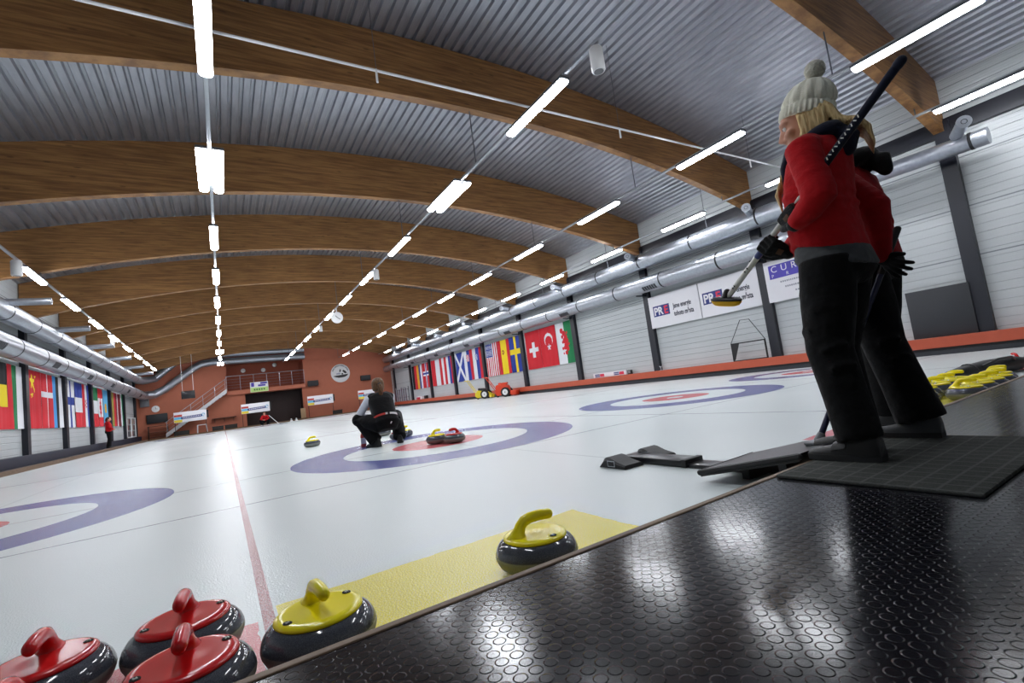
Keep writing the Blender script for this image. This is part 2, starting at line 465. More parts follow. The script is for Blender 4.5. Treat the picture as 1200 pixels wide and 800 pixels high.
# eaves girders, kerb boxes
bm = bmesh.new(); bbox(bm, XR-.12, XR+.02, -4, 48.45, 5.16, 5.56, .01)
struct('trim_3', bm, NAVY, 'dark steel eaves girder along the right wall', 'girder')
bm = bmesh.new(); bbox(bm, XL-.02, XL+.12, -4, 48.45, 5.16, 5.56, .01)
struct('trim_4', bm, NAVY, 'dark steel eaves girder along the left wall', 'girder')
bm = bmesh.new(); bbox(bm, 14.72, XR, 1.36, 48.4, .17, .425, .012)
box(bm, 14.80, XR, 1.36, 48.4, .1, .17, 1)
struct('baseboard_right', bm, [ORANGE_KERB, BLACK], 'orange bench-like kerb along the right wall', 'kerb')
bm = bmesh.new(); bbox(bm, XL, -5.62, 1.3, 48.4, .10, .44, .012)
struct('baseboard_left', bm, NAVYKERB, 'navy blue kerb along the foot of the left wall', 'kerb')

# ------------------------------------------------------------------ columns, beams
col_bm = lambda xf, s: None
for side, xw, s, rng in (('right', XR, -1, range(0, 10)), ('left', XL, 1, range(3, 10))):
    for k, n in enumerate(rng):
        bm = bmesh.new(); y = coly(n); xa, xb = sorted((xw, xw + s*.16))
        # H profile: web and two flanges
        fa, fb = (xw + s*.142, xw + s*.16)
        box(bm, *sorted((fa, fb)), y-.15, y+.15, .425, 5.5)
        box(bm, *sorted((xw, xw + s*.018)), y-.15, y+.15, .425, 5.5)
        box(bm, *sorted((xw + s*.018, fa)), y-.15, y-.11, .425, 5.5)
        o = new('steel_column', bm, NAVY, smooth=False)
        if side == 'right': lab = 'dark navy steel column on the right wall, %s from the camera' % ORD[k]
        else: lab = 'dark navy steel column on the left wall, %s from the camera' % ORD[k]
        tag(o, lab, 'column', 'steel columns of the %s wall' % side)
for n in range(0, 10):
    y = coly(n)+.05; bm = bmesh.new(); rings = []
    for i in range(49):
        x = XL+.03 + (XR-XL-.06)*i/48
        zb, zt = arc_bot(x), arc_top(x)
        rings.append([V((x, y-.1, zb)), V((x, y+.1, zb)), V((x, y+.1, zt)), V((x, y-.1, zt))])
    loft(bm, rings)
    o = new('roof_beam', bm, BEAM, smooth=True, angle=30)
    tag(o, 'arched glued timber roof beam, %s from the camera' % ORD[n], 'beam', 'timber roof beams')

# ------------------------------------------------------------------ lighting rows
ZL = 5.333
ROW = [(-4.16, 'above the left edge of the ice'), (.10, 'above the red line on the ice'), (4.95, 'right of the red line row'), (9.79, 'second in from the right wall'), (13.63, 'nearest the right wall')]
def fixture(double):
    t = thing('ceiling_light', 'x', 'light')
    for nm in ('housing', 'diffuser'):
        bm = bmesh.new()
        for dx in ((-.125, .125) if double else (0,)):
            if nm == 'housing': bbox(bm, dx-.09, dx+.09, -.87, .87, .0, .055, .012)
            else:
                pr = [(-.085, 0), (-.08, -.03), (-.055, -.055), (0, -.062), (.055, -.055), (.08, -.03), (.085, 0)]
                rg = []
                for yy, sc in ((-.845, .55), (-.835, .9), (-.8, 1), (.8, 1), (.835, .9), (.845, .55)):
                    rg.append([V((dx+a*(.8+.2*sc), yy, b*sc)) for a, b in pr])
                loft(bm, rg)
        new(nm, bm, GREYS if nm == 'housing' else TUBE, t)
    return t
fx1, fx2 = fixture(False), fixture(True)
used = set()
for r, (x, where) in enumerate(ROW):
    ys = [2.359+3.783*n for n in range(0, 12)]
    k = 0
    for n, y in enumerate(ys):
        if n < (4, 0, 0, 0, 0)[r]: continue
        dbl = (r == 1 and n in (2, 9, 11)) or (r == 2 and n == 2)
        src = fx2 if dbl else fx1
        # visible ordinal in the photograph
        first = {0: 4, 1: 1, 2: 1, 3: 0, 4: 0}[r]
        j = n-first
        if j >= 0:
            lab = '%s ceiling light from the camera in the row %s' % (ORD[j], where)
        else:
            lab = 'ceiling light above the top of the photo, row %s' % where
        if src.name not in used: used.add(src.name); o = src; o.location = (x, y, ZL)
        else: o = dup(src, (x, y, ZL))
        o['label'] = lab; o['group'] = 'fluorescent lights in the row ' + where
    rail = thing('light_rail', 'thin metal rail carrying the ceiling lights %s' % where, 'rail', (x, 0, ZL+.055))
    bm = bmesh.new(); bbox(bm, -.03, .03, -1, 47.0, 0, .05, .006); new('rail', bm, STEEL, rail)
    for n in range(0, 10):
        zt = arc_bot(x)-ZL-.055
        if zt > .06:
            bm = bmesh.new(); cyl(bm, (0, coly(n)+.05, .04), (0, coly(n)+.05, zt+.02), .012, n=8); new('hanger', bm, GREYS, rail)

# conduit crossing the hall under the roof
cz, cy = 5.2+.645, 6.72
ct = thing('cable_conduit', 'thin pale conduit crossing the hall below the nearest beams', 'conduit', (0, cy, cz))
bm = bmesh.new(); cyl(bm, (XL+.02, .1, 0), (XR-.02, -.02, -.05), .022, n=10); new('pipe', bm, WHITE, ct)
for x in (-2.2, 2.4, 7.7, 12.6):
    bm = bmesh.new(); cyl(bm, (x, .05, 0), (x, .05, -.22), .018, n=8); new('clip', bm, WHITEP, ct)
    bm = bmesh.new(); cyl(bm, (x, .05, 0), (x, .05, arc_top(x)-cz), .005, n=6); new('suspension_wire', bm, GREYS, ct)

# cylinder spotlights / speakers hung from the rails, clock
def cyl_speaker(x, y, lab, s=1.0):
    t = thing('cylinder_speaker', lab, 'speaker', (x, y, ZL-.36))
    bm = bmesh.new(); lathe(bm, [(.02, 0), (.085*s, .0), (.1*s, .02), (.1*s, .34*s), (.08*s, .37*s), (.02, .38*s)], 20); new('housing', bm, WHITEP, t)
    bm = bmesh.new(); cyl(bm, (0, 0, .37*s), (0, 0, .42), .018, n=8); new('bracket', bm, GREYS, t)
    bm = bmesh.new(); lathe(bm, [(.0, -.004), (.07*s, -.004), (.07*s, .004), (0, .004)], 18); new('grille', bm, GREYP, t)
cyl_speaker(4.95, 4.56, 'white cylinder speaker hanging near the camera from the light rail right of the red line')
cyl_speaker(4.95, 16.35, 'small white speaker hanging beside the fifth light right of the red line', 1.0)
cyl_speaker(4.95, 27.7, 'tiny white speaker hanging from the rail beyond the wall clock', .9)
cyl_speaker(-4.16, 16.2, 'white speaker hanging from the rail above the left edge of the ice', 1.1)
cyl_speaker(-4.16, 28.4, 'small white speaker further along the rail above the left edge of the ice', .9)
t = thing('hanging_clock', 'round white clock hanging on a rod from the light rail', 'clock', (4.95, 23.3, 4.93))
bm = bmesh.new(); 
loft(bm, [ring(V((0, yy, 0)), V((r, 0, 0)), V((0, 0, r)), 28) for yy, r in ((.07, .25), (.07, .27), (-.03, .27), (-.03, .245))]); new('case', bm, WHITEP, t)
bm = bmesh.new(); cyl(bm, (0, .02, .26), (0, .02, .47), .03, n=10); new('rod', bm, WHITEP, t)
bm = bmesh.new()
for a, l in ((2.2, .16), (-.75, .12)):
    m = Matrix.Rotation(a, 4, 'Y'); box(bm, -.012, .012, -.045, -.035, -.03, l, 0, m)
new('clock_hands', bm, BLACK, t)

# ------------------------------------------------------------------ ventilation ducts
def duct_pipe(bm, pts, rad, n=24): tube(bm, pts, rad, n, False)
def band(t, c, d, r, nm='seam_band'):
    bm = bmesh.new(); c = V(c); d = V(d).normalized(); a, b = frame(d)
    loft(bm, [ring(c+d*q, a*(r+e), b*(r+e), 24) for q, e in ((-.03, .001), (-.026, .009), (.026, .009), (.03, .001))]); new(nm, bm, BLACK, t)
# right lower
t = thing('air_duct', 'thick lower galvanised air duct along the right wall', 'duct')
bm = bmesh.new(); duct_pipe(bm, [(14.45, 5.4, 3.83), (14.45, 47.9, 3.9)], .3); new('pipe', bm, DUCT, t)
for i in range(17): band(t, (14.45, 6.9+2.433*i, 3.833+.0038*i), (0, 1, 0), .3)
def grille(t, x, y, z, r, s, a0):
    bm = bmesh.new(); R0, R1 = [], []
    for i in range(7):
        a = a0 + (i-3)*.11
        R0.append((x + s*math.cos(a)*(r+.012), z+math.sin(a)*(r+.012)))
    for j in range(6):
        ya = y-.34+j*.115
        rg = [[V((p[0], ya, p[1])) for p in R0] + [V((x+(p[0]-x)*.95, ya, z+(p[1]-z)*.95)) for p in R0[::-1]],
              [V((p[0], ya+.09, p[1])) for p in R0] + [V((x+(p[0]-x)*.95, ya+.09, z+(p[1]-z)*.95)) for p in R0[::-1]]]
        loft(bm, rg)
    new('vent_grille', bm, DARKWALK, t)
for i in range(7): grille(t, 14.45, 12.3+5.4*i, 3.85, .3, -1, -.75)
for i in range(8):
    bm = bmesh.new(); y = coly(1+i); 
    box(bm, 14.45, XR-.1, y-.03, y+.03, 3.49, 3.53); new('bracket', bm, NAVY, t)
# right upper
t = thing('air_duct', 'upper galvanised air duct with side nozzles along the right wall', 'duct')
bm = bmesh.new(); duct_pipe(bm, [(14.4, 2.62, 4.62), (14.4, 6.6, 4.70), (14.4, 7.3, 4.74), (14.4, 47.6, 4.83)], [.185, .185, .29, .29]); new('pipe', bm, DUCT, t)
for i in range(18):
    y = 2.9+2.433*i
    band(t, (14.4, y, 4.62+.02*(min(y, 6.6)-2.6)+(0 if y < 7 else .05+.0022*(y-7))), (0, 1, 0), .187 if y < 6.8 else .29)
for i in range(9):
    y = 3.0+4.885*i; z = 4.8 if i else 4.72
    bm = bmesh.new(); 
    a = V((14.3, y+.1, z+.12)); d = V((-.9, -.40, .02)).normalized(); e = a+d*.8; p, q = frame(d)
    loft(bm, [ring(c, p*r, q*r, 20) for c, r in ((a, .115), (e-d*.04, .115), (e-d*.03, .13), (e, .13), (e, .115))]); nz = new('nozzle', bm, DUCT, t)
    bm = bmesh.new(); loft(bm, [ring(c, p*r, q*r, 16) for c, r in ((e-d*.01, .055), (e+d*.003, .055), (e+d*.003, .045), (e-d*.005, .04))]); new('nozzle_opening', bm, BLACK, nz)
    if i:
        bm = bmesh.new(); cyl(bm, (14.4, y+1.7, z+.2), (14.4, y+1.7, arc_top(14.4)+.01), .01, n=6); new('suspension_rod', bm, GREYS, t)
# left lower, bending up across the end wall
t = thing('air_duct', 'thick lower galvanised air duct on the left wall, bending up across the end wall', 'duct')
pts = [(-5.3, 10, 3.78), (-5.3, 46.6, 3.62), (-5.2, 47.4, 3.6), (-4.6, 47.9, 3.65), (-3.9, 48.1, 4.0), (-2.0, 48.14, 5.45), (-1.3, 48.14, 5.86), (-.5, 48.14, 5.96), (6.9, 48.14, 5.9)]
bm = bmesh.new(); duct_pipe(bm, pts, [.33, .33, .33, .32, .3, .3, .3, .3, .3]); new('pipe', bm, DUCT, t)
for i in range(15): band(t, (-5.3, 12.5+2.433*i, 3.77-.0106*i), (0, 1, 0), .33)
for i in range(6): grille(t, -5.3, 18.2+5.2*i, 3.75-.023*i, .33, 1, -.62)
t = thing('air_duct', 'upper galvanised air duct with side nozzles along the left wall', 'duct')
pts = [(-5.3, 10, 4.78), (-5.3, 45.5, 4.72), (-5.1, 46.4, 4.72), (-4.5, 47.7, 4.9), (-3.2, 48.12, 6.1), (-2.6, 48.14, 6.5), (-1.6, 48.14, 6.62), (6.9, 48.14, 6.56)]
bm = bmesh.new(); duct_pipe(bm, pts, .29); new('pipe', bm, DUCT, t)
for i in range(14): band(t, (-5.3, 12.0+2.433*i, 4.777-.004*i), (0, 1, 0), .29)
for i in range(7):
    y = 19.0+4.867*i; z = 4.93
    bm = bmesh.new(); a = V((-5.35, y, z)); d = V((1, .02, .02)).normalized(); e = a+d*1.2; p, q = frame(d)
    loft(bm, [ring(c, p*r, q*r, 18) for c, r in ((a, .105), (e, .105), (e, .06), (e-d*.05, .05))]); new('nozzle', bm, DUCT, t)

# ------------------------------------------------------------------ curling stones
def make_stone(kind):
    t = thing('curling_stone', 'x', 'curling stone')
    bm = bmesh.new()
    lathe(bm, [(.0, .0), (.055, .0), (.064, .003), (.085, .004), (.115, .011), (.134, .026), (.1435, .045), (.1455, .055), (.1445, .066), (.139, .081), (.128, .096), (.113, .106), (.1, .110), (0, .110)], 48)
    new('stone_body', bm, GRAN, t, angle=60)
    H = YEL if kind == 'y' else RED
    bm = bmesh.new()
    lathe(bm, [(0, .108), (.109, .106), (.1125, .109), (.112, .1135), (.107, .118), (.098, .1212), (.088, .1215), (.06, .1185), (.03, .120), (0, .1205)], 40)
    new('cover_plate', bm, H, t, angle=60)
    bm = bmesh.new()
    tube(bm, [(-.066, 0, .112), (-.063, 0, .124), (-.058, 0, .136), (-.050, 0, .152), (-.036, 0, .166), (-.012, 0, .173), (.03, 0, .174), (.062, 0, .171)],
         [.040, .029, .022, .0195, .019, .019, .019, .018], 16, True, up=V((0, 1, 0)), flat=.88)
    new('handle_grip', bm, H, t, angle=80)
    for a in (110, 290):
        a = math.radians(a); c = V((.09*math.cos(a), .09*math.sin(a), .1213))
        m = Matrix.Translation(c) @ Matrix.Rotation(a+PI/2, 4, 'Z')
        bm = bmesh.new(); b = bmesh.new(); lathe(b, [(0, 0), (.0135, 0), (.013, .0012), (0, .0014)], 20, sx=1, sy=.78); merge(bm, b, 0, m)
        b = bmesh.new(); tube(b, [(-.003, -.003, .0016), (.0025, -.0025, .0016), (.001, .0, .0016), (.003, .003, .0016), (-.0025, .003, .0016)], .0019, 6); merge(bm, b, 1, m)
        new('number_tag', bm, [TAGB, TAGW], t)
    return t
sy, sr = make_stone('y'), make_stone('r')
STN = set()
def stone(k, x, y, deg, lab, grp):
    src = sy if k == 'y' else sr
    if k not in STN: STN.add(k); o = src; o.location = (x, y, .0005); o.rotation_euler = (0, 0, math.radians(deg))
    else: o = dup(src, (x, y, .0005), math.radians(deg))
    o['label'] = lab; o['group'] = grp
g1 = 'stones lined up at the platform edge near the camera'
stone('y', .186, 1.447, -84, 'yellow-handled curling stone on the platform edge just right of the red line', g1)
stone('y', .905, 1.462, -8, 'yellow-handled curling stone alone on the yellow patch at the platform edge', g1)
stone('r', -.128, 1.715, -95, 'red-handled curling stone touching the red line, rear one of the pair there', g1)
stone('r', -.112, 1.418, -92, 'red-handled curling stone at the platform edge, front one left of the red line', g1)
stone('r', -.425, 1.722, -92, 'red-handled curling stone second from the left edge of the photo, behind the cut-off one', g1)
stone('r', -.415, 1.424, -100, 'red-handled curling stone mostly cut off by the bottom left corner', g1)
g2 = 'stones in play around the near house'
stone('y', 2.40, 6.02, 20, 'yellow-handled curling stone on the red button, left of the red-handled one', g2)
stone('r', 2.535, 5.755, 200, 'red-handled curling stone on the red button beside the yellow one', g2)
stone('y', 2.62, 8.02, 10, 'yellow-handled curling stone right behind the crouching woman', g2)
stone('r', 2.44, 7.78, 60, 'red-handled curling stone mostly hidden at the crouching woman\'s right foot', g2)
stone('y', 2.57, 9.1, 30, 'curling stone seen between the legs of the crouching woman', g2)
stone('y', 1.36, 9.5, 15, 'yellow-handled curling stone alone on the ice left of the crouching woman', g2)
g3 = 'yellow-handled stones gathered at the platform edge behind the standing people'
RS = [(5.46, 1.47, 'nearest and largest of the group', -84), (5.77, 1.47, 'second along the platform edge', -95), (6.08, 1.47, 'third along the platform edge', -80), (6.39, 1.48, 'fourth along the platform edge', -92),
      (5.20, 1.72, 'leftmost one, half behind a trouser leg', -100), (5.54, 1.80, 'first of the back row', -86), (5.85, 1.79, 'second of the back row', -95), (6.16, 1.80, 'third of the back row', -80), (6.47, 1.81, 'fourth of the back row', -90), (6.72, 1.55, 'last one, next to the black bag', -84)]
for x, y, w_, a in RS: stone('y', x, y, a, 'yellow-handled stone in the cluster behind the people: ' + w_, g3)
stone('r', 4.16, 1.66, 30, 'red-handled curling stone seen between the standing people\'s legs', g2)
stone('r', 8.95, 1.86, 30, 'red-handled curling stone at the right edge of the photo', g2)
o = None
t = thing('equipment_bag', 'long black padded bag lying on the ice beside the yellow-handled stones', 'bag', (7.75, 1.83, 0), math.radians(-9))
bm = bmesh.new(); tube(bm, [(-.85, .03, .085), (-.6, .0, .095), (0, .03, .1), (.5, -.01, .095), (.85, 0, .08)], [.06, .085, .095, .09, .06], 14, up=V((0, 0, 1))); new('padded_sleeve', bm, BLACKR, t)
bm = bmesh.new(); tube(bm, [(-.3, -.07, .15), (-.1, -.12, .2), (.2, -.12, .2), (.4, -.07, .15)], .014, 8); new('carry_strap', bm, BLACK, t)
for x in (-.45, .45):
    bm = bmesh.new(); loft(bm, [ring(V((x+d, .015, .098)), V((0, .094, 0)), V((0, 0, .096)), 16) for d in (-.02, .02)]); new('velcro_band', bm, BLACK, t)

# ------------------------------------------------------------------ hack, ramp board, mat
t = thing('curling_hack', 'black rubber curling hack with two foot pads on the ice', 'hack', (2.458, 2.45, 0))
bm = bmesh.new(); bbox(bm, -.08, .08, -.42, .10, .002, .045, .008); new('base_bar', bm, GLOSSBLACK, t)
bm = bmesh.new(); bbox(bm, -.07, .07, -.86, -.46, .002, .026, .005); new('tail_plate', bm, GLOSSBLACK, t)
bm = bmesh.new(); bbox(bm, -.085, .085, -.46, -.42, .002, .05, .006); new('joint_strip', bm, BLACKR, t)
for s in (-1, 1):
    bm = bmesh.new(); cx = .165*s+(-.02)
    rg = []
    for x in (cx-.085, cx-.07, cx+.07, cx+.085):
        e = .7 if abs(x-cx) > .08 else 1
        rg.append([V((x, -.13, .002)), V((x, -.12, .025*e)), V((x, -.05, .04*e)), V((x, .02, .066*e)), V((x, .05, .07*e)), V((x, .075, .06*e)), V((x, .12, .002))])
    loft(bm, rg); p = new('foot_pad', bm, BLACKR, t, angle=25)
    bm = bmesh.new(); 
    for a in ((cx-.088, cx-.084, -.03, .03, .012, .016), (cx-.088, cx-.084, -.03, .03, .046, .05), (cx-.088, cx-.084, -.034, -.03, .012, .05), (cx-.088, cx-.084, .03, .034, .012, .05)): box(bm, *a)
    new('buckle', bm, STEEL, p)
t = thing('ramp_board', 'black rubber covered ramp board leaning from the platform onto the ice', 'board', (2.3, 1.4, 0))
out = [(-.17, .30, .052), (.29, .285, .060), (.47, .06, .105), (.47, -.19, .150), (-.10, -.19, .150)]
bm = bmesh.new(); top = [V(p)+V((0, 0, .012)) for p in out]; bot = [V(p)-V((0, 0, .022)) for p in out]
loft(bm, [bot, top]); new('board', bm, [GLOSSBLACK], t, angle=20)
bm = bmesh.new()
for a, b in ((0, 1), (4, 0)): tube(bm, [top[a]-V((0, 0, .012)), top[b]-V((0, 0, .012))], .016, 8)
new('edge_trim', bm, BLACKR, t)
bm = bmesh.new(); box(bm, -.02, .34, .12, .16, .0, .06); box(bm, -.02, .34, -.08, -.04, .0, .10); new('support_foot', bm, BLACK, t)
bm = bmesh.new(); bbox(bm, 1.925, 2.93, .53, 1.165, ZP, ZP+.014, .005)
tag(new('floor_mat', bm, MAT), 'dark ribbed mat on the rubber platform under the standing people', 'mat')

# ------------------------------------------------------------------ flags
FC = {k: M('flag_'+k, c, .8, 0, 30, .05) for k, c in dict(red=(206, 30, 44), dred=(140, 32, 44), white=(226, 227, 232), blue=(34, 58, 150), lblue=(72, 150, 214), green=(20, 120, 70), yellow=(244, 214, 28), black=(18, 18, 22), gold=(226, 168, 40), olive=(150, 140, 60), sky=(90, 170, 215)).items()}
def vs(*c): return lambda u, v: c[min(int(u*len(c)), len(c)-1)]
def hs(*c): return lambda u, v: c[min(int(v*len(c)), len(c)-1)]
def vw(ws, *c):
    def fn(u, v):
        a = 0; s = sum(ws)
        for w_, k in zip(ws, c):
            a += w_/s
            if u <= a: return k
        return c[-1]
    return fn
def cross(bg, cc, u0, u1, v0, v1, inner=None, e=0):
    def fn(u, v):
        if inner and (u0+e < u < u1-e or v0+e*.7 < v < v1-e*.7): return inner
        return cc if (u0 < u < u1 or v0 < v < v1) else bg
    return fn
def swiss(u, v):
    a, b = (u-.52)/1, (v-.5)*1.55
    return 'white' if (abs(a) < .1 and abs(b) < .32) or (abs(b) < .1 and abs(a) < .32) else 'red'
def star(a, b, r):
    d = math.hypot(a, b); an = math.atan2(a, -b)
    return d < r*(.42+.58*max(0, math.cos(2.5*((an+PI/5) % (2*PI/5)-PI/5)))**2.2)
def turkey(u, v):
    a, b = u-.52, (v-.33)*1.5
    if math.hypot(a, b) < .26 and math.hypot(a, b-.07) > .215: return 'white'
    return 'white' if star(a, (v-.5)*1.5-.02, .13) else 'red'
DRG = [(.34, .2, .10), (.46, .27, .10), (.36, .35, .07), (.55, .36, .09), (.48, .45, .11), (.62, .45, .08), (.55, .55, .11), (.46, .62, .08), (.60, .65, .09), (.36, .48, .05), (.34, .63, .06), (.50, .74, .07), (.36, .75, .04), (.70, .54, .05), (.63, .27, .05)]
def wales(u, v):
    for a, b, r in DRG:
        if math.hypot(u-a, (v-b)*1.5) < r: return 'red'
    return 'white' if u < .5 else 'green'
def usa(u, v):
    if u < .54 and v < .42: return 'white' if (int(u*22) % 2 == 0 and int(v*40) % 2 == 0) else 'blue'
    return 'red' if int(u*13) % 2 == 0 else 'white'
def spain(u, v):
    if math.hypot(u-.42, (v-.36)*1.4) < .1 and math.hypot(u-.42, (v-.36)*1.4) > .05: return 'dred'
    return 'yellow' if .25 < u < .75 else 'red'
def scot(u, v): return 'white' if abs(u-v) < .1 or abs(u-1+v) < .1 else 'blue'
def crest(base, a, b, c1, c2, r=.17):
    def fn(u, v):
        d = max(abs(u-a), abs(v-b)*1.3)
        if d < r: return c1 if (int(u*18)+int(v*26)) % 2 else c2
        return base(u, v)
    return fn
def china(u, v):
    if star(u-.24, (v-.2)*1.5, .2): return 'yellow'
    for a, b in ((.5, .1), (.42, .33), (.25, .42), (.14, .44)):
        if star(u-a, (v-b)*1.5, .07): return 'yellow'
    return 'red'
def canada(u, v):
    if v < .25 or v > .75: return 'red'
    a, b = abs(u-.5), abs(v-.5)*1.5
    return 'red' if (a < .17*(1-b/.34) + .05*math.sin(b*40)*(b < .25) and b < .34) or (a < .03 and b < .36) else 'white'
def kaz(u, v): return 'gold' if math.hypot(u-.5, (v-.5)*1.5) < .2 else 'sky'
def flag(side, y0, y1, z0, z1, fn, lab, nu=40, nv=60):
    x = XR-.042 if side == 'right' else XL+.042; s = -1 if side == 'right' else 1
    keys = []; bm = bmesh.new(); G = []; ph = random.random()*6
    for j in range(nv+1):
        row = []
        for i in range(nu+1):
            u, v = i/nu, j/nv
            row.append(bm.verts.new((x + s*(.004+.016*v*(1+math.sin(u*11+ph+v*.8)) + .006*math.sin(u*23+ph)), y0+(y1-y0)*u + .006*math.sin(v*9+ph), z1+(z0-z1)*v - .008*math.sin(u*PI))))
        G.append(row)
    for j in range(nv):
        for i in range(nu):
            k = fn((i+.5)/nu, (j+.5)/nv)
            if k not in keys: keys.append(k)
            q = (G[j][i], G[j][i+1], G[j+1][i+1], G[j+1][i])
            bm.faces.new(q).material_index = keys.index(k)
    o = new('flag', bm, [FC[k] for k in keys], angle=80)
    tag(o, lab, 'flag', 'national flags hung along the %s wall' % side)
Z0, Z1 = 1.35, 3.48
R_ = 'hung on the right wall'
for y0, y1, fn, lab in [
    (22.58, 21.14, swiss, 'red flag with a white cross'), (21.12, 19.66, turkey, 'red flag with a white crescent and star'), (19.64, 18.24, wales, 'white and green flag with a red dragon'),
    (27.46, 25.84, usa, 'flag with red and white stripes and starred blue corner'), (25.82, 24.42, spain, 'red and yellow striped flag with a small crest'), (24.40, 23.10, cross('blue', 'yellow', .40, .57, .36, .5), 'blue flag with a yellow cross'),
    (32.34, 30.88, scot, 'blue flag with a white diagonal cross'), (30.86, 29.46, crest(vs('white', 'blue', 'red'), .42, .26, 'red', 'white', .15), 'white, blue and red flag with a red crest'), (29.44, 27.98, crest(vs('white', 'blue', 'red'), .36, .3, 'blue', 'white', .12), 'white, blue and red flag with a blue crest'),
    (37.22, 35.42, vs('red', 'white'), 'red and white flag'), (35.40, 34.08, vs('red', 'white', 'red'), 'red, white and red striped flag'), (34.06, 32.84, vs('white', 'blue', 'red'), 'plain white, blue and red striped flag'),
    (42.0, 40.22, vs('black', 'red', 'gold'), 'black, red and gold striped flag'), (40.20, 39.24, vw((1, 1.2, .5), 'blue', 'white', 'red'), 'narrow blue and white flag'), (39.22, 37.70, cross('red', 'white', .36, .62, .34, .52, 'blue', .07), 'red flag with a blue and white cross')]:
    flag('right', y0, y1, Z0, Z1, fn, lab + ' ' + R_, 48 if fn in (usa, turkey, wales) else 36, 72 if fn in (turkey, wales) else 54)
L_ = 'hung on the left wall'
for y0, y1, fn, lab in [
    (19.9, 21.45, hs('black', 'yellow', 'red'), 'black, yellow and red flag'), (21.5, 22.8, vw((1, 1, 1.2), 'red', 'green', 'white'), 'red, green and white upright striped flag'),
    (23.52, 24.84, china, 'red flag with yellow stars'), (24.86, 26.24, cross('red', 'white', .46, .60, .34, .44), 'red flag with a thin white cross'), (26.26, 27.6, vs('lblue', 'black', 'white'), 'blue, black and white striped flag'),
    (28.3, 29.62, cross('white', 'blue', .36, .56, .35, .52), 'white flag with a blue cross'), (29.64, 31.1, hs('blue', 'white', 'red'), 'blue, white and red flag in horizontal bands'), (31.12, 32.4, crest(vs('red', 'white', 'blue'), .5, .45, 'red', 'white', .13), 'red, white and blue flag with a checked crest'),
    (33.2, 34.46, hs('green', 'white', 'red'), 'green, white and red flag in horizontal bands'), (34.48, 35.76, canada, 'red and white flag with a maple leaf'), (35.78, 37.2, kaz, 'light blue flag with a golden sun'),
    (38.1, 39.5, vw((1, 1.1, 1), 'olive', 'olive', 'red'), 'olive and red flag'), (39.52, 40.9, vw((2, 1, 2), 'dred', 'white', 'dred'), 'dark red flag with a white stripe'), (40.92, 42.2, vs('dred', 'white', 'green'), 'dark red, white and green striped flag')]:
    flag('left', y0, y1, Z0, Z1, fn, lab + ' ' + L_, 32, 48)

# ------------------------------------------------------------------ sponsor boards on the right wall
BWHITE = M('banner_white', (228, 226, 230), .5, 0, 8, .02); BBLUE = M('banner_navy', (36, 48, 118), .5, 0, 8, .05); BRED = M('banner_red', (206, 40, 70), .5, 0, 8, .05); BTXT = M('banner_dark_text', (52, 52, 66), .5, 0, 8, .05)
BPUR = M('banner_violet', (74, 62, 170), .5, 0, 2.2, .4); BGRT = M('banner_grey_text', (150, 150, 160), .5, 0, 8, .05)
def RM(y, z, x): return Matrix(((0, 0, -1, x), (-1, 0, 0, y), (0, 1, 0, z), (0, 0, 0, 1)))
for i, (y0, y1) in enumerate(((13.10, 10.74), (10.71, 8.48))):
    xs = XR-.17
    t = thing('sponsor_banner', '%s white energy company banner on the right wall, %s' % (('farther', 'with its blue and red logo unobstructed') if i == 0 else ('nearer', 'partly behind the raised yellow broom head')), 'banner', (xs, y0, 2.12), 0, 'white energy banners')
    bm = bmesh.new(); bbox(bm, 0, .03, y1-y0, 0, 0, 1.27, .006); new('panel', bm, BWHITE, t)
    m = RM(-.20 if i == 0 else -.12, .44, -.004)
    bm = bmesh.new(); box(bm, 0, .80, 0, .42, 0, .004, 0, m); new('logo_box', bm, BBLUE, t)
    bm = bmesh.new(); text_bm(bm, 'PR', .43, m @ Matrix.Translation((.035, .06, .006)), bold=.012, xs=.92); new('logo_letters', bm, BWHITE, t)
    bm = bmesh.new(); text_bm(bm, 'E', .43, m @ Matrix.Translation((.53, .06, .006)), bold=.012, xs=.92); new('logo_letter', bm, BRED, t)
    tx = RM(-1.18 if i == 0 else -1.10, .62, -.004)
    bm = bmesh.new(); text_bm(bm, 'Jsme energie', .265, tx, xs=.60, bold=.005); text_bm(bm, 'tohoto města', .265, tx @ Matrix.Translation((0, -.30, 0)), xs=.60, bold=.005); new('slogan', bm, BTXT, t)
t = thing('sponsor_banner', 'white banner with a violet heading, partly hidden behind the woman with the knit hat', 'banner', (XR-.17, 8.24, 2.12), 0)
bm = bmesh.new(); bbox(bm, 0, .03, -2.3, 0, 0, 1.3, .006); new('panel', bm, BWHITE, t)
m = RM(-.15, .72, -.004)
bm = bmesh.new(); box(bm, 0, 1.95, 0, .43, 0, .004, 0, m); new('heading_box', bm, BPUR, t)
bm = bmesh.new()
for k, ch in enumerate('CUR'): text_bm(bm, ch, .28, m @ Matrix.Translation((.07+.31*k, .2, .005)))
for k, ch in enumerate('PR'): text_bm(bm, ch, .14, m @ Matrix.Translation((.07+.45*k, .04, .005)))
new('heading_letters', bm, BWHITE, t)
bm = bmesh.new()
for r, (a, b) in enumerate(((.3, 1.7), (.42, 1.6), (.7, 1.3))):
    x = a
    while x < b:
        w_ = random.uniform(.03, .055); box(bm, x, x+w_, -.16-.17*r, -.11-.17*r, 0, .003, 0, m); x += w_+.02
new('fine_print', bm, BGRT, t)

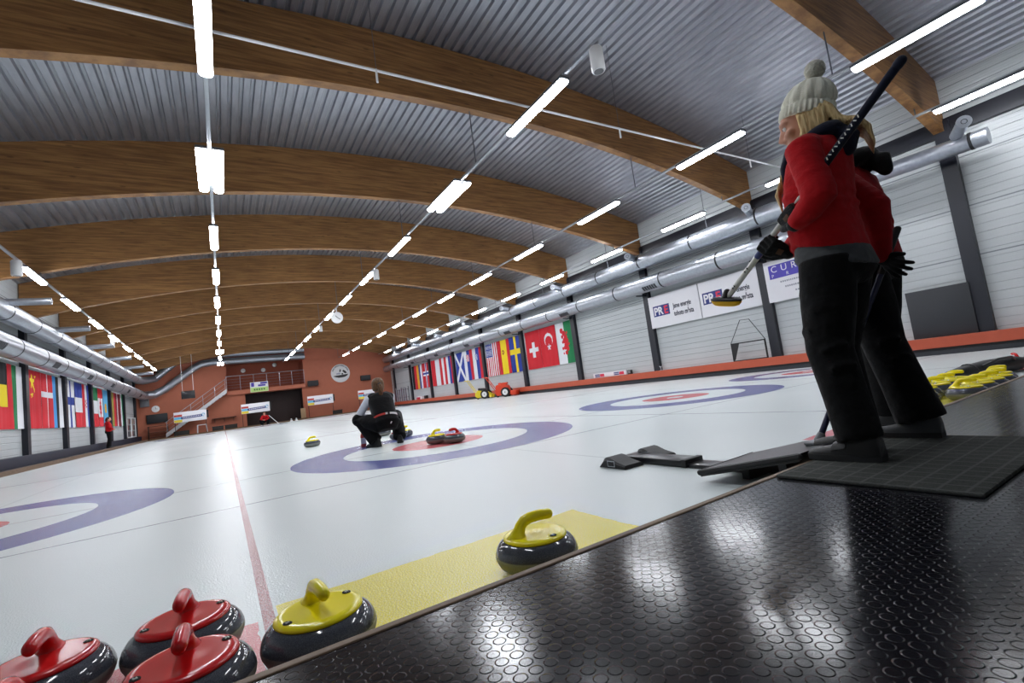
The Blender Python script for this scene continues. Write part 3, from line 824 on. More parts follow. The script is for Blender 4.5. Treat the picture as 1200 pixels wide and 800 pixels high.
# black board, folding bracket, little banner and box on the kerb
bm = bmesh.new(); bbox(bm, XR-.22, XR-.165, 3.58, 4.79, .43, 1.62, .008)
tag(new('display_board', bm, M('charcoal_board', (44, 46, 50), .6, 0, 20, .1)), 'dark grey square board leaning on the kerb by the nearest column', 'board')
t = thing('wall_bracket', 'black folding bracket frame standing on the kerb below the energy banners', 'bracket', (XR-.2, 9.07, .425))
bm = bmesh.new(); box(bm, -.2, -.16, -.6, .6, .57, .61); box(bm, -.2, -.16, -.6, .6, .0, .03)
for y in (-.6, .56): box(bm, -.2, -.16, y, y+.04, 0, .6)
new('frame', bm, BLACK, t)
bm = bmesh.new(); tube(bm, [(-.18, .6, .6), (-.18, .14, 1.34), (-.18, -.18, 1.32), (-.18, -.6, .6)], .011, 8); new('stay_bar', bm, BLACK, t)
bm = bmesh.new(); loft(bm, [[V((-.2, .58, .58)), V((-.2, .30, .58)), V((-.2, .52, .05)), V((-.2, .58, .02))], [V((-.18, .58, .58)), V((-.18, .30, .58)), V((-.18, .52, .05)), V((-.18, .58, .02))]]); new('gusset_plate', bm, BLACK, t)
t = thing('small_banner', 'small white banner with blue and red blocks lying on the right kerb', 'banner', (14.95, 17.05, .43))
bm = bmesh.new(); bbox(bm, 0, .05, -2.15, 0, 0, .2, .004); new('panel', bm, BWHITE, t)
for a in (.12, 1.38):
    bm = bmesh.new(); m = RM(-a, .03, -.003); box(bm, 0, .32, 0, .13, 0, .003, 0, m); box(bm, .34, .62, 0, .13, 0, .003, 1, m)
    for k in range(5): box(bm, .02+.06*k, .05+.06*k, .04, .09, .003, .005, 2, m)
    new('print_block', bm, [BBLUE, BRED, BWHITE], t)
t = thing('small_box', 'small dark box on the right kerb beside the little banner', 'box', (14.95, 14.68, .425))
bm = bmesh.new(); bbox(bm, -.06, .06, -.1, .1, 0, .18, .01); new('case', bm, BLACK, t)
bm = bmesh.new(); bbox(bm, -.064, -.058, -.07, .07, .04, .15, .002); new('front_plate', bm, GREYP, t)
t = thing('kerb_clamp', 'small grey metal post clamp on the right kerb left of the third column', 'clamp', (14.85, 12.9, .425))
bm = bmesh.new(); tube(bm, [(0, 0, 0), (0, 0, .12), (0, .05, .17)], .018, 8); tube(bm, [(0, 0, .12), (0, -.06, .17)], .016, 8); bbox(bm, -.05, .05, -.05, .05, 0, .015, .004); new('clamp_body', bm, STEEL, t)

# ------------------------------------------------------------------ two ice machines by the right kerb
def machine(name, lab, y, mm, red):
    t = thing(name, lab, 'ice machine', (14.1, y, 0), math.radians(38), 'ice scraping machines by the right kerb')
    for s in (-1, 1):
        bm = bmesh.new(); x = s*.27
        prof = [(.17, -.06), (.26, -.06), (.275, -.03), (.275, .03), (.26, .06), (.17, .06)]
        m = Matrix.Translation((x, 0, .275)) @ Matrix.Rotation(PI/2, 4, 'Y')
        b = bmesh.new(); R = [[V((r*math.cos(2*PI*i/28), r*math.sin(2*PI*i/28), z)) for i in range(28)] for r, z in prof]
        loft(b, R, False, closed=True); merge(bm, b, 0, m); wh = new('wheel', bm, TYRE, t)
        b = bmesh.new(); bm = bmesh.new(); lathe(b, [(0, -.05), (.06, -.055), (.08, -.03), (.15, -.03), (.172, -.055), (.172, .055), (.15, .03), (.08, .03), (.06, .055), (0, .05)], 24); merge(bm, b, 0, m); new('wheel_rim', bm, WHITEP, wh)
        bm = bmesh.new(); cyl(bm, (x-.065, 0, .275), (x+.065, 0, .275), .03, n=12); new('hub', bm, BLACK, wh)
    bm = bmesh.new(); cyl(bm, (-.25, 0, .275), (.25, 0, .275), .022, n=10); new('axle', bm, GREYS, t)
    bm = bmesh.new()
    rg = []
    for x in (-.19, -.17, .17, .19):
        k = 1 if abs(x) < .18 else .95
        if red: pr = [(.55, .10), (.66, .25), (.60, .70*k), (.36, .77*k), (.0, .73*k), (-.16, .62*k), (-.20, .30), (-.0, .16)]
        else: pr = [(.55, .08), (.70, .20), (.68, .38*k), (.50, .56*k), (.2, .50*k), (.0, .46*k), (-.12, .34), (-.12, .14)]
        rg.append([V((x, a, b)) for a, b in pr])
    loft(bm, rg); new('body', bm, mm, t, angle=20)
    bm = bmesh.new()
    if red: bbox(bm, -.15, .15, -.10, .28, .73, .83, .03); bbox(bm, -.05, .07, .34, .48, .74, .84, .02)
    else:
        bbox(bm, -.15, .15, -.06, .36, .48, .64, .03); cyl(bm, (-.18, .2, .60), (-.18+.36, .2, .60), .07, n=14)
        bbox(bm, -.1, .1, .36, .5, .52, .68, .02)
    new('engine', bm, BLACK if not red else MRED, t)
    for x in (-.14, .14):
        bm = bmesh.new(); tube(bm, [(x, .52, .22), (x, .76, .55), (x, 1.08, 1.06), (x*1.3, 1.16, 1.22), (x*1.3, 1.32, 1.27)], .022, 10); new('handlebar', bm, mm, t)
    bm = bmesh.new(); cyl(bm, (-.14, .94, .83), (.14, .94, .83), .016, n=8); new('crossbar', bm, mm, t)
    bm = bmesh.new(); 
    if red: bbox(bm, -.33, .33, -.66, -.34, .05, .33, .03); bbox(bm, -.2, .2, -.36, -.1, .12, .26, .02)
    else: bbox(bm, -.3, .3, -.46, -.3, .05, .24, .03); tube(bm, [(-.16, -.05, .40), (-.16, -.40, .22)], .03, 8); tube(bm, [(.16, -.05, .40), (.16, -.40, .22)], .03, 8)
    new('blade_housing', bm, mm, t, angle=30)
    bm = bmesh.new(); box(bm, -.33, .33, -.40 if not red else -.52, -.37 if not red else -.48, .003, .07); new('blade', bm, STEEL, t)
    bm = bmesh.new(); cyl(bm, (-.05, .6, .06), (.05, .6, .06), .057, n=16); new('rear_roller', bm, TYRE, t)
machine('ice_scraper_machine', 'yellow wheeled ice scraping machine by the right kerb', 26.3, MYEL, False)
machine('ice_scraper_machine', 'orange-red wheeled ice scraping machine by the right kerb', 23.75, MRED, True)

# ------------------------------------------------------------------ things on and before the end wall
def BMx(x, y, z): return Matrix(((1, 0, 0, x), (0, 0, -1, y), (0, 1, 0, z), (0, 0, 0, 1)))
BCY = M('banner_sky', (90, 176, 214), .5, 0, 8, .05); BYE = M('banner_yellow', (232, 206, 60), .5, 0, 8, .05); BRD = M('banner_brick', (196, 62, 52), .5, 0, 8, .05)
YS = 46.5
for i, (xa, xb, z0, z1, lab) in enumerate(((-3.32, -1.12, 1.13, 1.95, 'white score banner stand in front of the staircase, with red, blue and yellow corner'), (1.36, 3.52, 1.17, 1.97, 'white score banner stand in front of the dark passage'),
        (6.6, 8.82, 1.18, 2.0, 'white score banner stand below the left wall box, right of the passage'), (11.12, 13.3, 1.17, 1.98, 'white score banner stand behind the crouching woman\'s head'))):
    t = thing('score_banner', lab, 'banner', (xa, YS, 0), 0, 'score banners at the far end of the sheets')
    W = xb-xa; H = z1-z0
    bm = bmesh.new(); bbox(bm, 0, W, 0, .04, z0, z1, .008); new('panel', bm, BWHITE, t)
    bm = bmesh.new(); m = BMx(0, -.003, z0)
    box(bm, .02, W*.25, H*.55, H*.75, 0, .003, 0, m); box(bm, .02, W*.22, H*.30, H*.52, 0, .003, 1, m); box(bm, .02, W*.25, .02, H*.26, 0, .003, 2, m)
    new('corner_blocks', bm, [BRD, BCY, BYE], t)
    bm = bmesh.new(); v = [bm.verts.new(m @ V(p)) for p in ((W*.22, H*.28, .003), (W*.86, H*.36, .003), (W*.86, H*.60, .003), (W*.22, H*.52, .003))]; bm.faces.new(v)
    for k in range(11):
        x = W*.27+k*W*.052; yv = H*(.36+.0075*k)
        box(bm, x, x+W*.028, yv, yv+H*.1, .003, .006, 1, m)
    new('title_bar', bm, [BBLUE, BWHITE], t)
    bm = bmesh.new(); b = bmesh.new()
    tube(b, [(W*.9+.09*math.cos(a/12*PI*1.6), H*.52+.12*math.sin(a/12*PI*1.6), .004) for a in range(13)], .022, 6); merge(bm, b, 0, m); new('emblem', bm, BCY, t)
    for x in (.04, W-.08):
        bm = bmesh.new(); bbox(bm, x, x+.04, .045, .085, .08, z1-.02, .005); box(bm, x, x+.04, -.2, .2, .08, .12); new('stand_leg', bm, BLACK, t)
    bm = bmesh.new(); bbox(bm, W+.01, W+.14, .0, .08, z0+.15, z1-.05, .01); new('number_holder', bm, BLACK, t)
# logo
t = thing('club_logo', 'round white curling club emblem high on the orange end wall', 'emblem', (10.1, YB-.035, 3.98))
bm = bmesh.new(); loft(bm, [ring(V((0, y, 0)), V((r, 0, 0)), V((0, 0, r)), 40) for y, r in ((.03, .9), (-.01, .9), (-.02, .885))]); new('disc', bm, WHITE, t)
bm = bmesh.new(); m = BMx(0, -.022, 0)
def poly(bm, pts, mi=0): 
    b = bmesh.new(); lo = [b.verts.new((x, y, 0)) for x, y in pts]; hi = [b.verts.new((x, y, .004)) for x, y in pts]; n = len(pts)
    b.faces.new(hi); b.faces.new(lo[::-1])
    for i in range(n): b.faces.new((lo[i], lo[(i+1) % n], hi[(i+1) % n], hi[i]))
    merge(bm, b, mi, m)
poly(bm, [(-.72, -.26), (-.45, -.2), (.2, -.16), (.72, -.12), (.6, -.3), (.3, -.42), (-.2, -.45), (-.5, -.36)])
poly(bm, [(-.05, .38), (.02, .42), (.06, .2), (.0, .12), (-.12, .14)]); poly(bm, [(.18, .2), (.3, .32), (.5, .16), (.62, -.02), (.42, -.06), (.3, .06)]); poly(bm, [(.1, -.0), (.24, .0), (.26, -.14), (.08, -.14)])
poly(bm, [(-.42, .0), (-.1, .06), (.04, -.04), (-.1, -.12), (-.4, -.1)], 1)
for k in range(18):
    a = math.radians(20+k*8.2)
    c, s = math.cos(a), math.sin(a)
    poly(bm, [(c*.70-s*.03, s*.70+c*.03), (c*.82-s*.03, s*.82+c*.03), (c*.82+s*.03, s*.82-c*.03), (c*.70+s*.03, s*.70-c*.03)], 0 if k % 5 != 4 else 1)
new('emblem_print', bm, [BLACK, M('emblem_grey', (150, 158, 176), .5, 0, 8, .05)], t)
# wall boxes (scoreboards / heaters) and hanging box
def wall_box(nm, lab, x0, x1, z0, z1, y, d=.3, cat='speaker'):
    t = thing(nm, lab, cat, ((x0+x1)/2, y, z0))
    bm = bmesh.new(); w_ = (x1-x0)/2; bbox(bm, -w_, w_, -d, 0, 0, z1-z0, .03); new('case', bm, BLACK, t)
    bm = bmesh.new(); bbox(bm, -w_+.06, w_-.06, -d-.006, -d+.004, .06, z1-z0-.06, .004); new('front_grille', bm, M('dark_grille', (34, 36, 40), .6, 0, 60, .3), t)
    bm = bmesh.new(); box(bm, -w_*.5, w_*.5, -.01, .05, (z1-z0)*.3, (z1-z0)*.7); new('wall_mount', bm, GREYS, t)
    return t
wall_box('wall_speaker', 'black box on the orange wall left of and below the round emblem', 7.0, 7.95, 2.98, 3.52, YB-.05)
wall_box('wall_speaker', 'black box on the orange wall right of the round emblem', 11.95, 12.92, 3.0, 3.52, YB-.05)
t = thing('hanging_scoreboard', 'black box hanging on two white cables in front of the end wall', 'scoreboard', (-2.2, 45.2, 2.9))
bm = bmesh.new(); bbox(bm, -.45, .45, -.1, .1, 0, .62, .02); new('case', bm, BLACK, t)
bm = bmesh.new(); bbox(bm, -.40, .40, -.105, -.095, .06, .56, .004); new('screen', bm, GLOSSBLACK, t)
for x in (-.36, .36):
    bm = bmesh.new(); cyl(bm, (x, 0, .6), (x, 0, arc_top(-2.2+x)-2.88), .014, n=8); new('cable', bm, WHITEP, t)
# stairs with railing
t = thing('staircase', 'white sided staircase rising along the end wall to the balcony', 'staircase', (-3.95, 47.4, .08))
def along(u): return V((u*4.37, 0, u*3.1))
for s in (0, .9):
    bm = bmesh.new(); loft(bm, [[along(u)+V((0, s+a, z)) for a, z in ((0, 0), (.05, 0), (.05, .32), (0, .32))] for u in (0, 1)]); new('stringer', bm, M('stair_grey_white', (196, 196, 198), .5, 0, 8, .04) if s == 0 else WHITE, t)
bm = bmesh.new()
for k in range(1, 16): p = along(k/16); box(bm, p.x-.02, p.x+.28, .05, .9, p.z+.16, p.z+.2)
new('tread', bm, GREYS, t)
bm = bmesh.new()
tube(bm, [along(.0)+V((0, .03, 1.2)), along(1)+V((0, .03, 1.2))], .022, 8)
for h in (.5, .85): tube(bm, [along(.0)+V((0, .03, h)), along(1)+V((0, .03, h))], .012, 8)
for u in (.02, .2, .4, .6, .8, .98): tube(bm, [along(u)+V((0, .03, .3)), along(u)+V((0, .03, 1.2))], .018, 8)
new('railing', bm, STEEL, t)
# balcony railing
t = thing('balcony_railing', 'grey metal railing along the balcony edge', 'railing', (.42, 48.3, 3.32))
bm = bmesh.new(); tube(bm, [(0, 0, 1.3), (6.36, 0, 1.3)], .025, 8); new('top_rail', bm, STEEL, t)
for h in (.25, .5, .75, 1.0):
    bm = bmesh.new(); tube(bm, [(0, 0, h), (6.36, 0, h)], .008, 6); new('bar', bm, STEEL, t)
for k in range(7):
    bm = bmesh.new(); tube(bm, [(.03+k*1.05, 0, 0), (.03+k*1.05, 0, 1.3)], .02, 8); new('post', bm, STEEL, t)
# balcony sign
t = thing('balcony_sign', 'small white and violet over green sign on the balcony front', 'sign', (2.95, 48.12, 3.04))
bm = bmesh.new(); bbox(bm, -.72, .72, 0, .06, -.05, .85, .01); new('panel', bm, BWHITE, t)
bm = bmesh.new(); m = BMx(0, -.003, 0); box(bm, -.7, .7, -.03, .36, 0, .003, 0, m)
for k in range(5): box(bm, -.45+k*.19, -.32+k*.19, .1, .25, .003, .006, 1, m)
new('green_print', bm, [M('sign_lime', (186, 220, 130), .5, 0, 8, .05), M('sign_green', (70, 120, 60), .5, 0, 8, .05)], t)
bm = bmesh.new(); box(bm, -.64, -.4, .45, .8, 0, .003, 0, m); box(bm, -.1, .5, .45, .6, 0, .003, 0, m); box(bm, .1, .64, .64, .8, 0, .003, 0, m); new('violet_print', bm, BPUR, t)
# wall lamps on the balcony back wall
for k, (x, z) in enumerate(((4.6, 5.6), (1.9, 5.3), (3.6, 5.2))):
    t = thing('balcony_lamp', 'round white wall lamp on the balcony wall, %s' % ('the largest and highest', 'the leftmost', 'the middle one')[k], 'lamp', (x, 51.38, z))
    bm = bmesh.new(); loft(bm, [ring(V((0, -y, 0)), V((r, 0, 0)), V((0, 0, r)), 18) for y, r in ((0, .2), (.06, .19), (.11, .12), (.125, .03))]); new('shade', bm, WHITEP, t)
    bm = bmesh.new(); loft(bm, [ring(V((0, -y, 0)), V((r, 0, 0)), V((0, 0, r)), 18) for y, r in ((-.01, .22), (.02, .22))]); new('base_ring', bm, GREYS, t)
# left part of the end wall
t = thing('wall_clock', 'round white wall clock on the end wall above the black screen', 'clock', (-4.62, YB-.04, 2.5))
bm = bmesh.new(); loft(bm, [ring(V((0, -y, 0)), V((r, 0, 0)), V((0, 0, r)), 24) for y, r in ((-.02, .27), (.03, .27), (.04, .24))]); new('case', bm, WHITEP, t)
bm = bmesh.new(); box(bm, -.012, .012, -.05, -.045, -.02, .17); box(bm, -.01, .12, -.05, -.045, -.012, .012); new('clock_hands', bm, BLACK, t)
wall_box('wall_screen', 'wide black screen on the end wall below the white clock', -5.25, -3.85, 1.35, 2.08, YB-.04, .12, 'screen')
t = thing('shelf_rack', 'dark wooden shelf rack standing below the black screen', 'shelf', (-4.5, 48.0, .08))
WD = M('dark_shelf_wood', (70, 40, 26), .6, 0, 12, .2)
for x in (-.65, .6):
    bm = bmesh.new(); bbox(bm, x, x+.05, -.2, .25, 0, 1.05, .006); new('side_panel', bm, WD, t)
for z in (.12, .5, 1.0):
    bm = bmesh.new(); bbox(bm, -.6, .6, -.2, .25, z, z+.04, .006); new('shelf', bm, WD, t)
t = thing('small_table', 'narrow dark wall shelf right of the left score banner', 'shelf', (.0, 48.2, .75))
bm = bmesh.new(); bbox(bm, -.8, 1.0, -.12, .28, .3, .36, .01); new('board', bm, WD, t)
for x in (-.6, .1, .8):
    bm = bmesh.new(); tube(bm, [(x, .28, .0), (x, -.05, .3)], .02, 6); new('bracket', bm, BLACK, t)
t = thing('plastic_stool', 'white plastic stool frame at the foot of the end wall', 'stool', (-1.5, 47.1, .08))
bm = bmesh.new(); bbox(bm, -.33, .33, -.25, .25, .62, .68, .02); new('seat', bm, WHITEP, t)
for x in (-.3, .3):
    for y in (-.2, .2):
        bm = bmesh.new(); tube(bm, [(x*1.1, y*1.1, .0), (x, y, .64)], .035, 8, False); new('leg', bm, WHITEP, t)
for k, (x, lab, s) in enumerate(((-2.9, 'dark equipment crate by the left score banner', .5), (-.4, 'dark low crate right of the white stool', .4), (.55, 'dark low crate at the foot of the orange wall below the balcony', .45), (9.2, 'small dark box at the foot of the end wall right of the third score banner', .4))):
    t = thing('equipment_crate', lab, 'crate', (x, 47.05, .08))
    bm = bmesh.new(); bbox(bm, -s, s, -.25, .25, 0, .32, .03); new('box', bm, M('crate_dark%d' % k, (40, 34, 30), .7, 0, 12, .2), t)
    bm = bmesh.new(); bbox(bm, -s-.02, s+.02, -.27, .27, .31, .37, .015); new('lid', bm, BLACK, t)
t = thing('wall_post', 'pale wooden panel beside the dark passage', 'panel', (6.35, 48.0, .08))
bm = bmesh.new(); bbox(bm, -.2, .22, -.06, .06, 0, .95, .01); new('board', bm, M('pale_panel', (176, 146, 110), .6, 0, 8, .1), t)
bm = bmesh.new(); bbox(bm, -.26, .28, -.2, .2, 0, .05, .01); new('foot', bm, WD, t)
t = thing('electric_cabinet', 'grey cabinet in the left corner under the bending duct', 'cabinet', (-5.3, YB-.22, 2.75))
bm = bmesh.new(); bbox(bm, -.3, .3, 0, .2, 0, 1.0, .015); new('body', bm, GREYP, t)
bm = bmesh.new(); bbox(bm, -.26, .26, -.02, .0, .04, .96, .008); d = new('door', bm, GREYP, t)
bm = bmesh.new(); bbox(bm, .18, .21, -.04, -.015, .42, .56, .005); new('handle', bm, BLACK, d)
# notice board on left wall
t = thing('notice_case', 'white framed glass notice case at the far end of the left wall', 'notice case', (XL+.02, 45.2, .46))
bm = bmesh.new()
for a in ((0, .08, -2, 2, 1.42, 1.5), (0, .08, -2, 2, 0, .08), (0, .08, -2, -1.92, 0, 1.5), (0, .08, 1.92, 2, 0, 1.5), (0, .08, -.04, .04, 0, 1.5)): bbox(bm, *a, .01)
new('frame', bm, WHITE, t)
bm = bmesh.new(); box(bm, 0, .02, -1.95, 1.95, .05, 1.45)
pc = [M('poster_%d' % k, c, .6, 0, 14, .1) for k, c in enumerate(((120, 60, 56), (88, 96, 100), (170, 168, 160), (70, 60, 66), (150, 110, 90)))]
for j in range(3):
    for i in range(8): box(bm, .02, .03, -1.85+i*.47, -1.5+i*.47, .12+j*.45, .46+j*.45, 1+(i*3+j*2) % 5)
new('back_panel', bm, [M('case_back', (150, 152, 154), .6, 0, 8, .05)]+pc, t)
# broom rack at the far end of the right wall
t = thing('broom_rack', 'metal rack holding many brooms at the far end of the right wall', 'rack', (14.95, 45.1, .425))
for z in (.35, 1.1):
    bm = bmesh.new(); bbox(bm, -.03, .03, -1.9, 1.9, z, z+.05, .006); new('rack_rail', bm, GREYS, t)
for y in (-1.85, 1.85):
    bm = bmesh.new(); bbox(bm, .0, .05, y-.03, y+.03, 0, 1.4, .006); new('rack_post', bm, GREYS, t)
br0 = None
bcol = [M('broom_shaft_%d' % k, c, .4, 0, 20, .05) for k, c in enumerate(((214, 214, 216), (60, 60, 70), (120, 50, 50), (50, 60, 110)))]
for k in range(24):
    y = 43.3+k*.155
    t = thing('curling_broom', 'curling broom standing in the crowded rack at the far end of the right wall', 'broom', (14.83, y, .43), 0, 'brooms in the far rack')
    bm = bmesh.new(); cyl(bm, (0, 0, .05), (.02*random.uniform(-1, 1), .03*random.uniform(-1, 1), 1.25+random.uniform(-.1, .12)), .016, n=8); new('shaft', bm, bcol[(k*7) % 4], t)
    bm = bmesh.new(); bbox(bm, -.035, .035, -.07, .07, .0, .055, .012); new('head', bm, bcol[(k*5+1) % 4], t)
for k, (y, c, lab) in enumerate(((40.6, BRED, 'small red and white box on the right kerb below the black-red-gold flag'), (39.7, BWHITE, 'small white box on the right kerb right of the red and white one'), (38.7, BLACK, 'small dark box on the right kerb below the red flag'))):
    t = thing('kerb_box', lab, 'box', (14.9, y, .425))
    bm = bmesh.new(); bbox(bm, -.1, .1, -.22, .22, 0, .26, .015); new('box', bm, c, t)
    bm = bmesh.new(); bbox(bm, -.105, .105, -.225, .225, .2, .27, .012); new('lid', bm, BWHITE if k == 0 else c, t)
t = thing('drink_bottle', 'small red and white bottle standing on the ice left of the crouching woman', 'bottle', (1.80, 7.5, 0))
bm = bmesh.new(); lathe(bm, [(0, 0), (.034, 0), (.038, .01), (.038, .17), (.03, .2), (.018, .215), (0, .215)], 18); new('bottle_body', bm, BRD, t)
bm = bmesh.new(); lathe(bm, [(.0385, .05), (.039, .05), (.039, .14), (.0385, .14)], 18); new('label_band', bm, BWHITE, t)
bm = bmesh.new(); lathe(bm, [(0, .21), (.022, .21), (.022, .255), (.012, .262), (0, .262)], 16); new('cap', bm, BRED, t)

# ------------------------------------------------------------------ people
SKIN = M('skin', (206, 150, 124), .5, 0, 40, .06); SKIN2 = M('skin_fair', (214, 164, 140), .5, 0, 40, .06)
JRED = cloth('red_fleece', (176, 18, 26), .6, 20, .05); JRED2 = cloth('deep_red_fleece', (158, 16, 24), .6, 20, .05)
TBLK = cloth('black_trousers', (9, 9, 11), .7, 16, .05); GRY = cloth('grey_knit_shirt', (78, 80, 82), .6, 24); BLKF = cloth('black_fabric', (8, 8, 10), .5, 24); NVYF = cloth('navy_fabric', (26, 30, 48), .4, 24)
WSLV = cloth('pale_grey_sleeve', (226, 228, 234), .4, 20, amp=.05)
KNIT = knit_material(); POM = cloth('cream_pompom_yarn', (232, 229, 214), 1.0, 120, .3, .1)
def hair_mat(name, a, b):
    t = NT(name); v, x, y, z = t.pos()
    n = t.noise(t.comb(t.math('MULTIPLY', x, 9), t.math('MULTIPLY', y, 9), t.math('MULTIPLY', z, .8)), 12, 3)
    t.bump(n, .8, .01); return t.set(col=t.mix(t.smooth(n, .3, .7), lin(a), lin(b)), rough=.5, spec=.4)
BLOND = hair_mat('blond_hair', (176, 138, 84), (232, 206, 150)); BROWNH = hair_mat('brown_hair', (70, 46, 28), (128, 92, 58)); DARKH = hair_mat('dark_hair', (24, 18, 16), (50, 38, 32))
GLV = cloth('black_glove', (16, 16, 17), .4, 60); GLVP = M('tan_glove_patch', (84, 60, 42), .8, 0, 40, .15)
SHOE = M('black_shoe_leather', (20, 20, 21), .5, 0, 30, .2, .1, 60); SOLE = M('shoe_sole', (30, 30, 31), .7, 0, 30, .15); SHOEG = M('grey_shoe', (62, 64, 66), .6, 0, 30, .15, .1, 60)
EYE = M('eye', (232, 230, 226), .2, 0, 60, .02); IRIS = M('iris', (60, 80, 90), .2, 0, 60, .1); LIP = M('lips', (176, 92, 86), .4, 0, 60, .08)

def head_mat(c, face):
    """frame with local y = face direction"""
    f_ = V(face).normalized(); r_ = f_.cross(V((0, 0, 1))).normalized(); u_ = r_.cross(f_)
    m = Matrix((r_, f_, u_)).transposed().to_4x4(); m.translation = V(c); return m
HEADP = [(-.118, .020, .066, .035), (-.108, .038, .084, .0), (-.09, .049, .089, -.03), (-.065, .057, .090, -.05), (-.035, .064, .090, -.072), (-.005, .068, .086, -.086), (.03, .072, .093, -.095), (.06, .073, .090, -.097), (.088, .064, .074, -.086), (.108, .045, .046, -.06), (.118, .018, .014, -.03)]
def head(bm, m, n=24):
    b = bmesh.new()
    loft(b, [ring(V((0, (yf+yb)/2, z)), V((w_, 0, 0)), V((0, (yf-yb)/2, 0)), n, .9) for z, w_, yf, yb in HEADP])
    tube(b, [(0, .086, .03), (0, .098, .005), (0, .112, -.026), (0, .094, -.040)], [.009, .011, .0145, .010], 10)   # nose
    for s in (-1, 1):
        ball(b, (s*.012, .098, -.033), .009)
        tube(b, [(s*.055, .074, .035), (s*.03, .091, .037), (s*.012, .094, .033)], [.009, .011, .008], 8)            # brow
        tube(b, [(s*.052, .066, -.02), (s*.035, .08, -.025)], [.018, .016], 8)                                          # cheek
        tube(b, [(s*.071, -.004, .022), (s*.082, -.016, .012), (s*.080, -.014, -.016), (s*.070, -.002, -.03)], [.009, .011, .010, .007], 8)  # ear
    tube(b, [(-.022, .083, -.066), (0, .093, -.063), (.022, .083, -.066)], [.005, .007, .005], 8)
    tube(b, [(-.02, .083, -.074), (0, .092, -.075), (.02, .083, -.074)], [.005, .007, .005], 8)
    ball(b, (0, .078, -.1), .02, .018, .016)
    merge(bm, b, 0, m)
def face_parts(p, m):
    for s in (-1, 1):
        bm = bmesh.new(); ball(bm, m @ V((s*.031, .079, .012)), .0115, n=12); e = new('eye', bm, EYE, p)
        bm = bmesh.new(); ball(bm, m @ V((s*.031, .0875, .012)), .0052, n=10); new('iris', bm, IRIS, e)
    bm = bmesh.new(); b = bmesh.new(); tube(b, [(-.021, .087, -.069), (0, .0985, -.067), (.021, .087, -.069)], [.002, .0045, .002], 8); merge(bm, b, 0, m); new('lips', bm, LIP, p)

def hand(bm, wrist, d, nrm, curl=1.0, thumb=1, r=.0092, spread=.06, sc=1.0, th_curl=.7):
    """palm + five separate fingers; d fingers' direction, nrm palm normal (fingers curl toward it)"""
    w = V(wrist); d = V(d).normalized(); n = V(nrm); n = (n - d*n.dot(d)).normalized(); a = d.cross(n)*thumb
    rg = []
    for t_, hw, ht in ((-.015, .024, .018), (.01, .030, .017), (.04, .040, .016), (.075, .042, .014), (.088, .038, .011)):
        rg.append(ring(w+d*t_*sc, a*hw*sc, n*ht*sc, 14, .8))
    loft(bm, rg)
    L = [(.034, [.042, .026, .020]), (.012, [.046, .030, .021]), (-.011, [.043, .028, .020]), (-.032, [.034, .021, .018])]
    for k, (off, seg) in enumerate(L):
        p = w + d*.078*sc + a*off*sc; ang = .0; pts = [p-d*.02*sc, p]; dd = (d + a*(off/.034)*spread*2).normalized()
        for j, l in enumerate(seg):
            ang += curl*(.75, 1.0, .75)[j]*(1+.06*k)
            q = dd*math.cos(ang) + n*math.sin(ang); p = p + q*l*sc; pts.append(p)
        tube(bm, pts, [r*1.05*sc, r*1.08*sc, r*sc, r*.93*sc, r*.8*sc], 10)
    p = w + d*.022*sc + a*.030*sc; q = (d*.62 + a*.72 + n*.3).normalized(); pts = [p-q*.012*sc]
    for l, bend in ((.036, 0), (.032, .45), (.026, .4)):
        q = (q + (n*.9 - a*.5 + d*.25)*bend*th_curl).normalized(); pts.append(pts[-1]+q*l*sc)
    tube(bm, pts, [r*1.35*sc, r*1.25*sc, r*1.1*sc, r*.9*sc], 10)

def torso(bm, rows, n=22, pw=.85):
    """rows: (centre, half-width, half-depth, tilt forward) rings around the trunk"""
    loft(bm, [ring(V(c), V((w_, 0, 0)), V((0, d_*math.cos(t_), -d_*math.sin(t_))), n, pw) for c, w_, d_, t_ in rows])

def shoe(p, ank, toe, mat, strap=True, z0=0.0):
    """shoe resting at z0, heel behind the ankle"""
    a = V(ank); d = V(toe); d.z = 0; d.normalize(); s = V((0, 0, 1)).cross(d)
    rows = [(-.075, .030, .095), (-.065, .036, .120), (-.02, .040, .126), (.03, .043, .108), (.08, .047, .072), (.13, .049, .058), (.175, .044, .050), (.205, .028, .040), (.214, .012, .030)]
    bm = bmesh.new(); rg = []
    for t_, hw, h in rows:
        c = V((a.x, a.y, z0)) + d*t_; o = []
        for k in range(14):
            an = PI*k/13; o.append(c + s*hw*(math.copysign(abs(math.cos(an))**.7, math.cos(an))) + V((0, 0, .022+(h-.022)*abs(math.sin(an))**.8)))
        rg.append(o)
    loft(bm, rg); sh = new('shoe', bm, mat, p, angle=50)
    bm = bmesh.new(); lo = []
    for t_, hw, h in rows: lo.append((V((a.x, a.y, 0)) + d*t_, hw+.005))
    rg = [[c + s*hw + V((0, 0, z0+.0015)), c - s*hw + V((0, 0, z0+.0015)), c - s*hw + V((0, 0, z0+.026)), c + s*hw + V((0, 0, z0+.026))] for c, hw in lo]
    loft(bm, rg); new('sole', bm, SOLE, sh)
    if strap:
        bm = bmesh.new(); rg = []
        for t_, hw, h in ((.045, .046, .093), (.10, .050, .070)):
            c = V((a.x, a.y, z0)) + d*t_; o = []
            for e in (.006, -.004):
                idx = range(9) if e > 0 else range(8, -1, -1)
                for k in idx:
                    an = PI*(.12+.76*k/8); o.append(c + s*(hw+e)*math.cos(an) + V((0, 0, .022+(h+e-.022)*abs(math.sin(an))**.8)))
            rg.append(o)
        loft(bm, rg); new('strap', bm, mat, sh)
    return sh

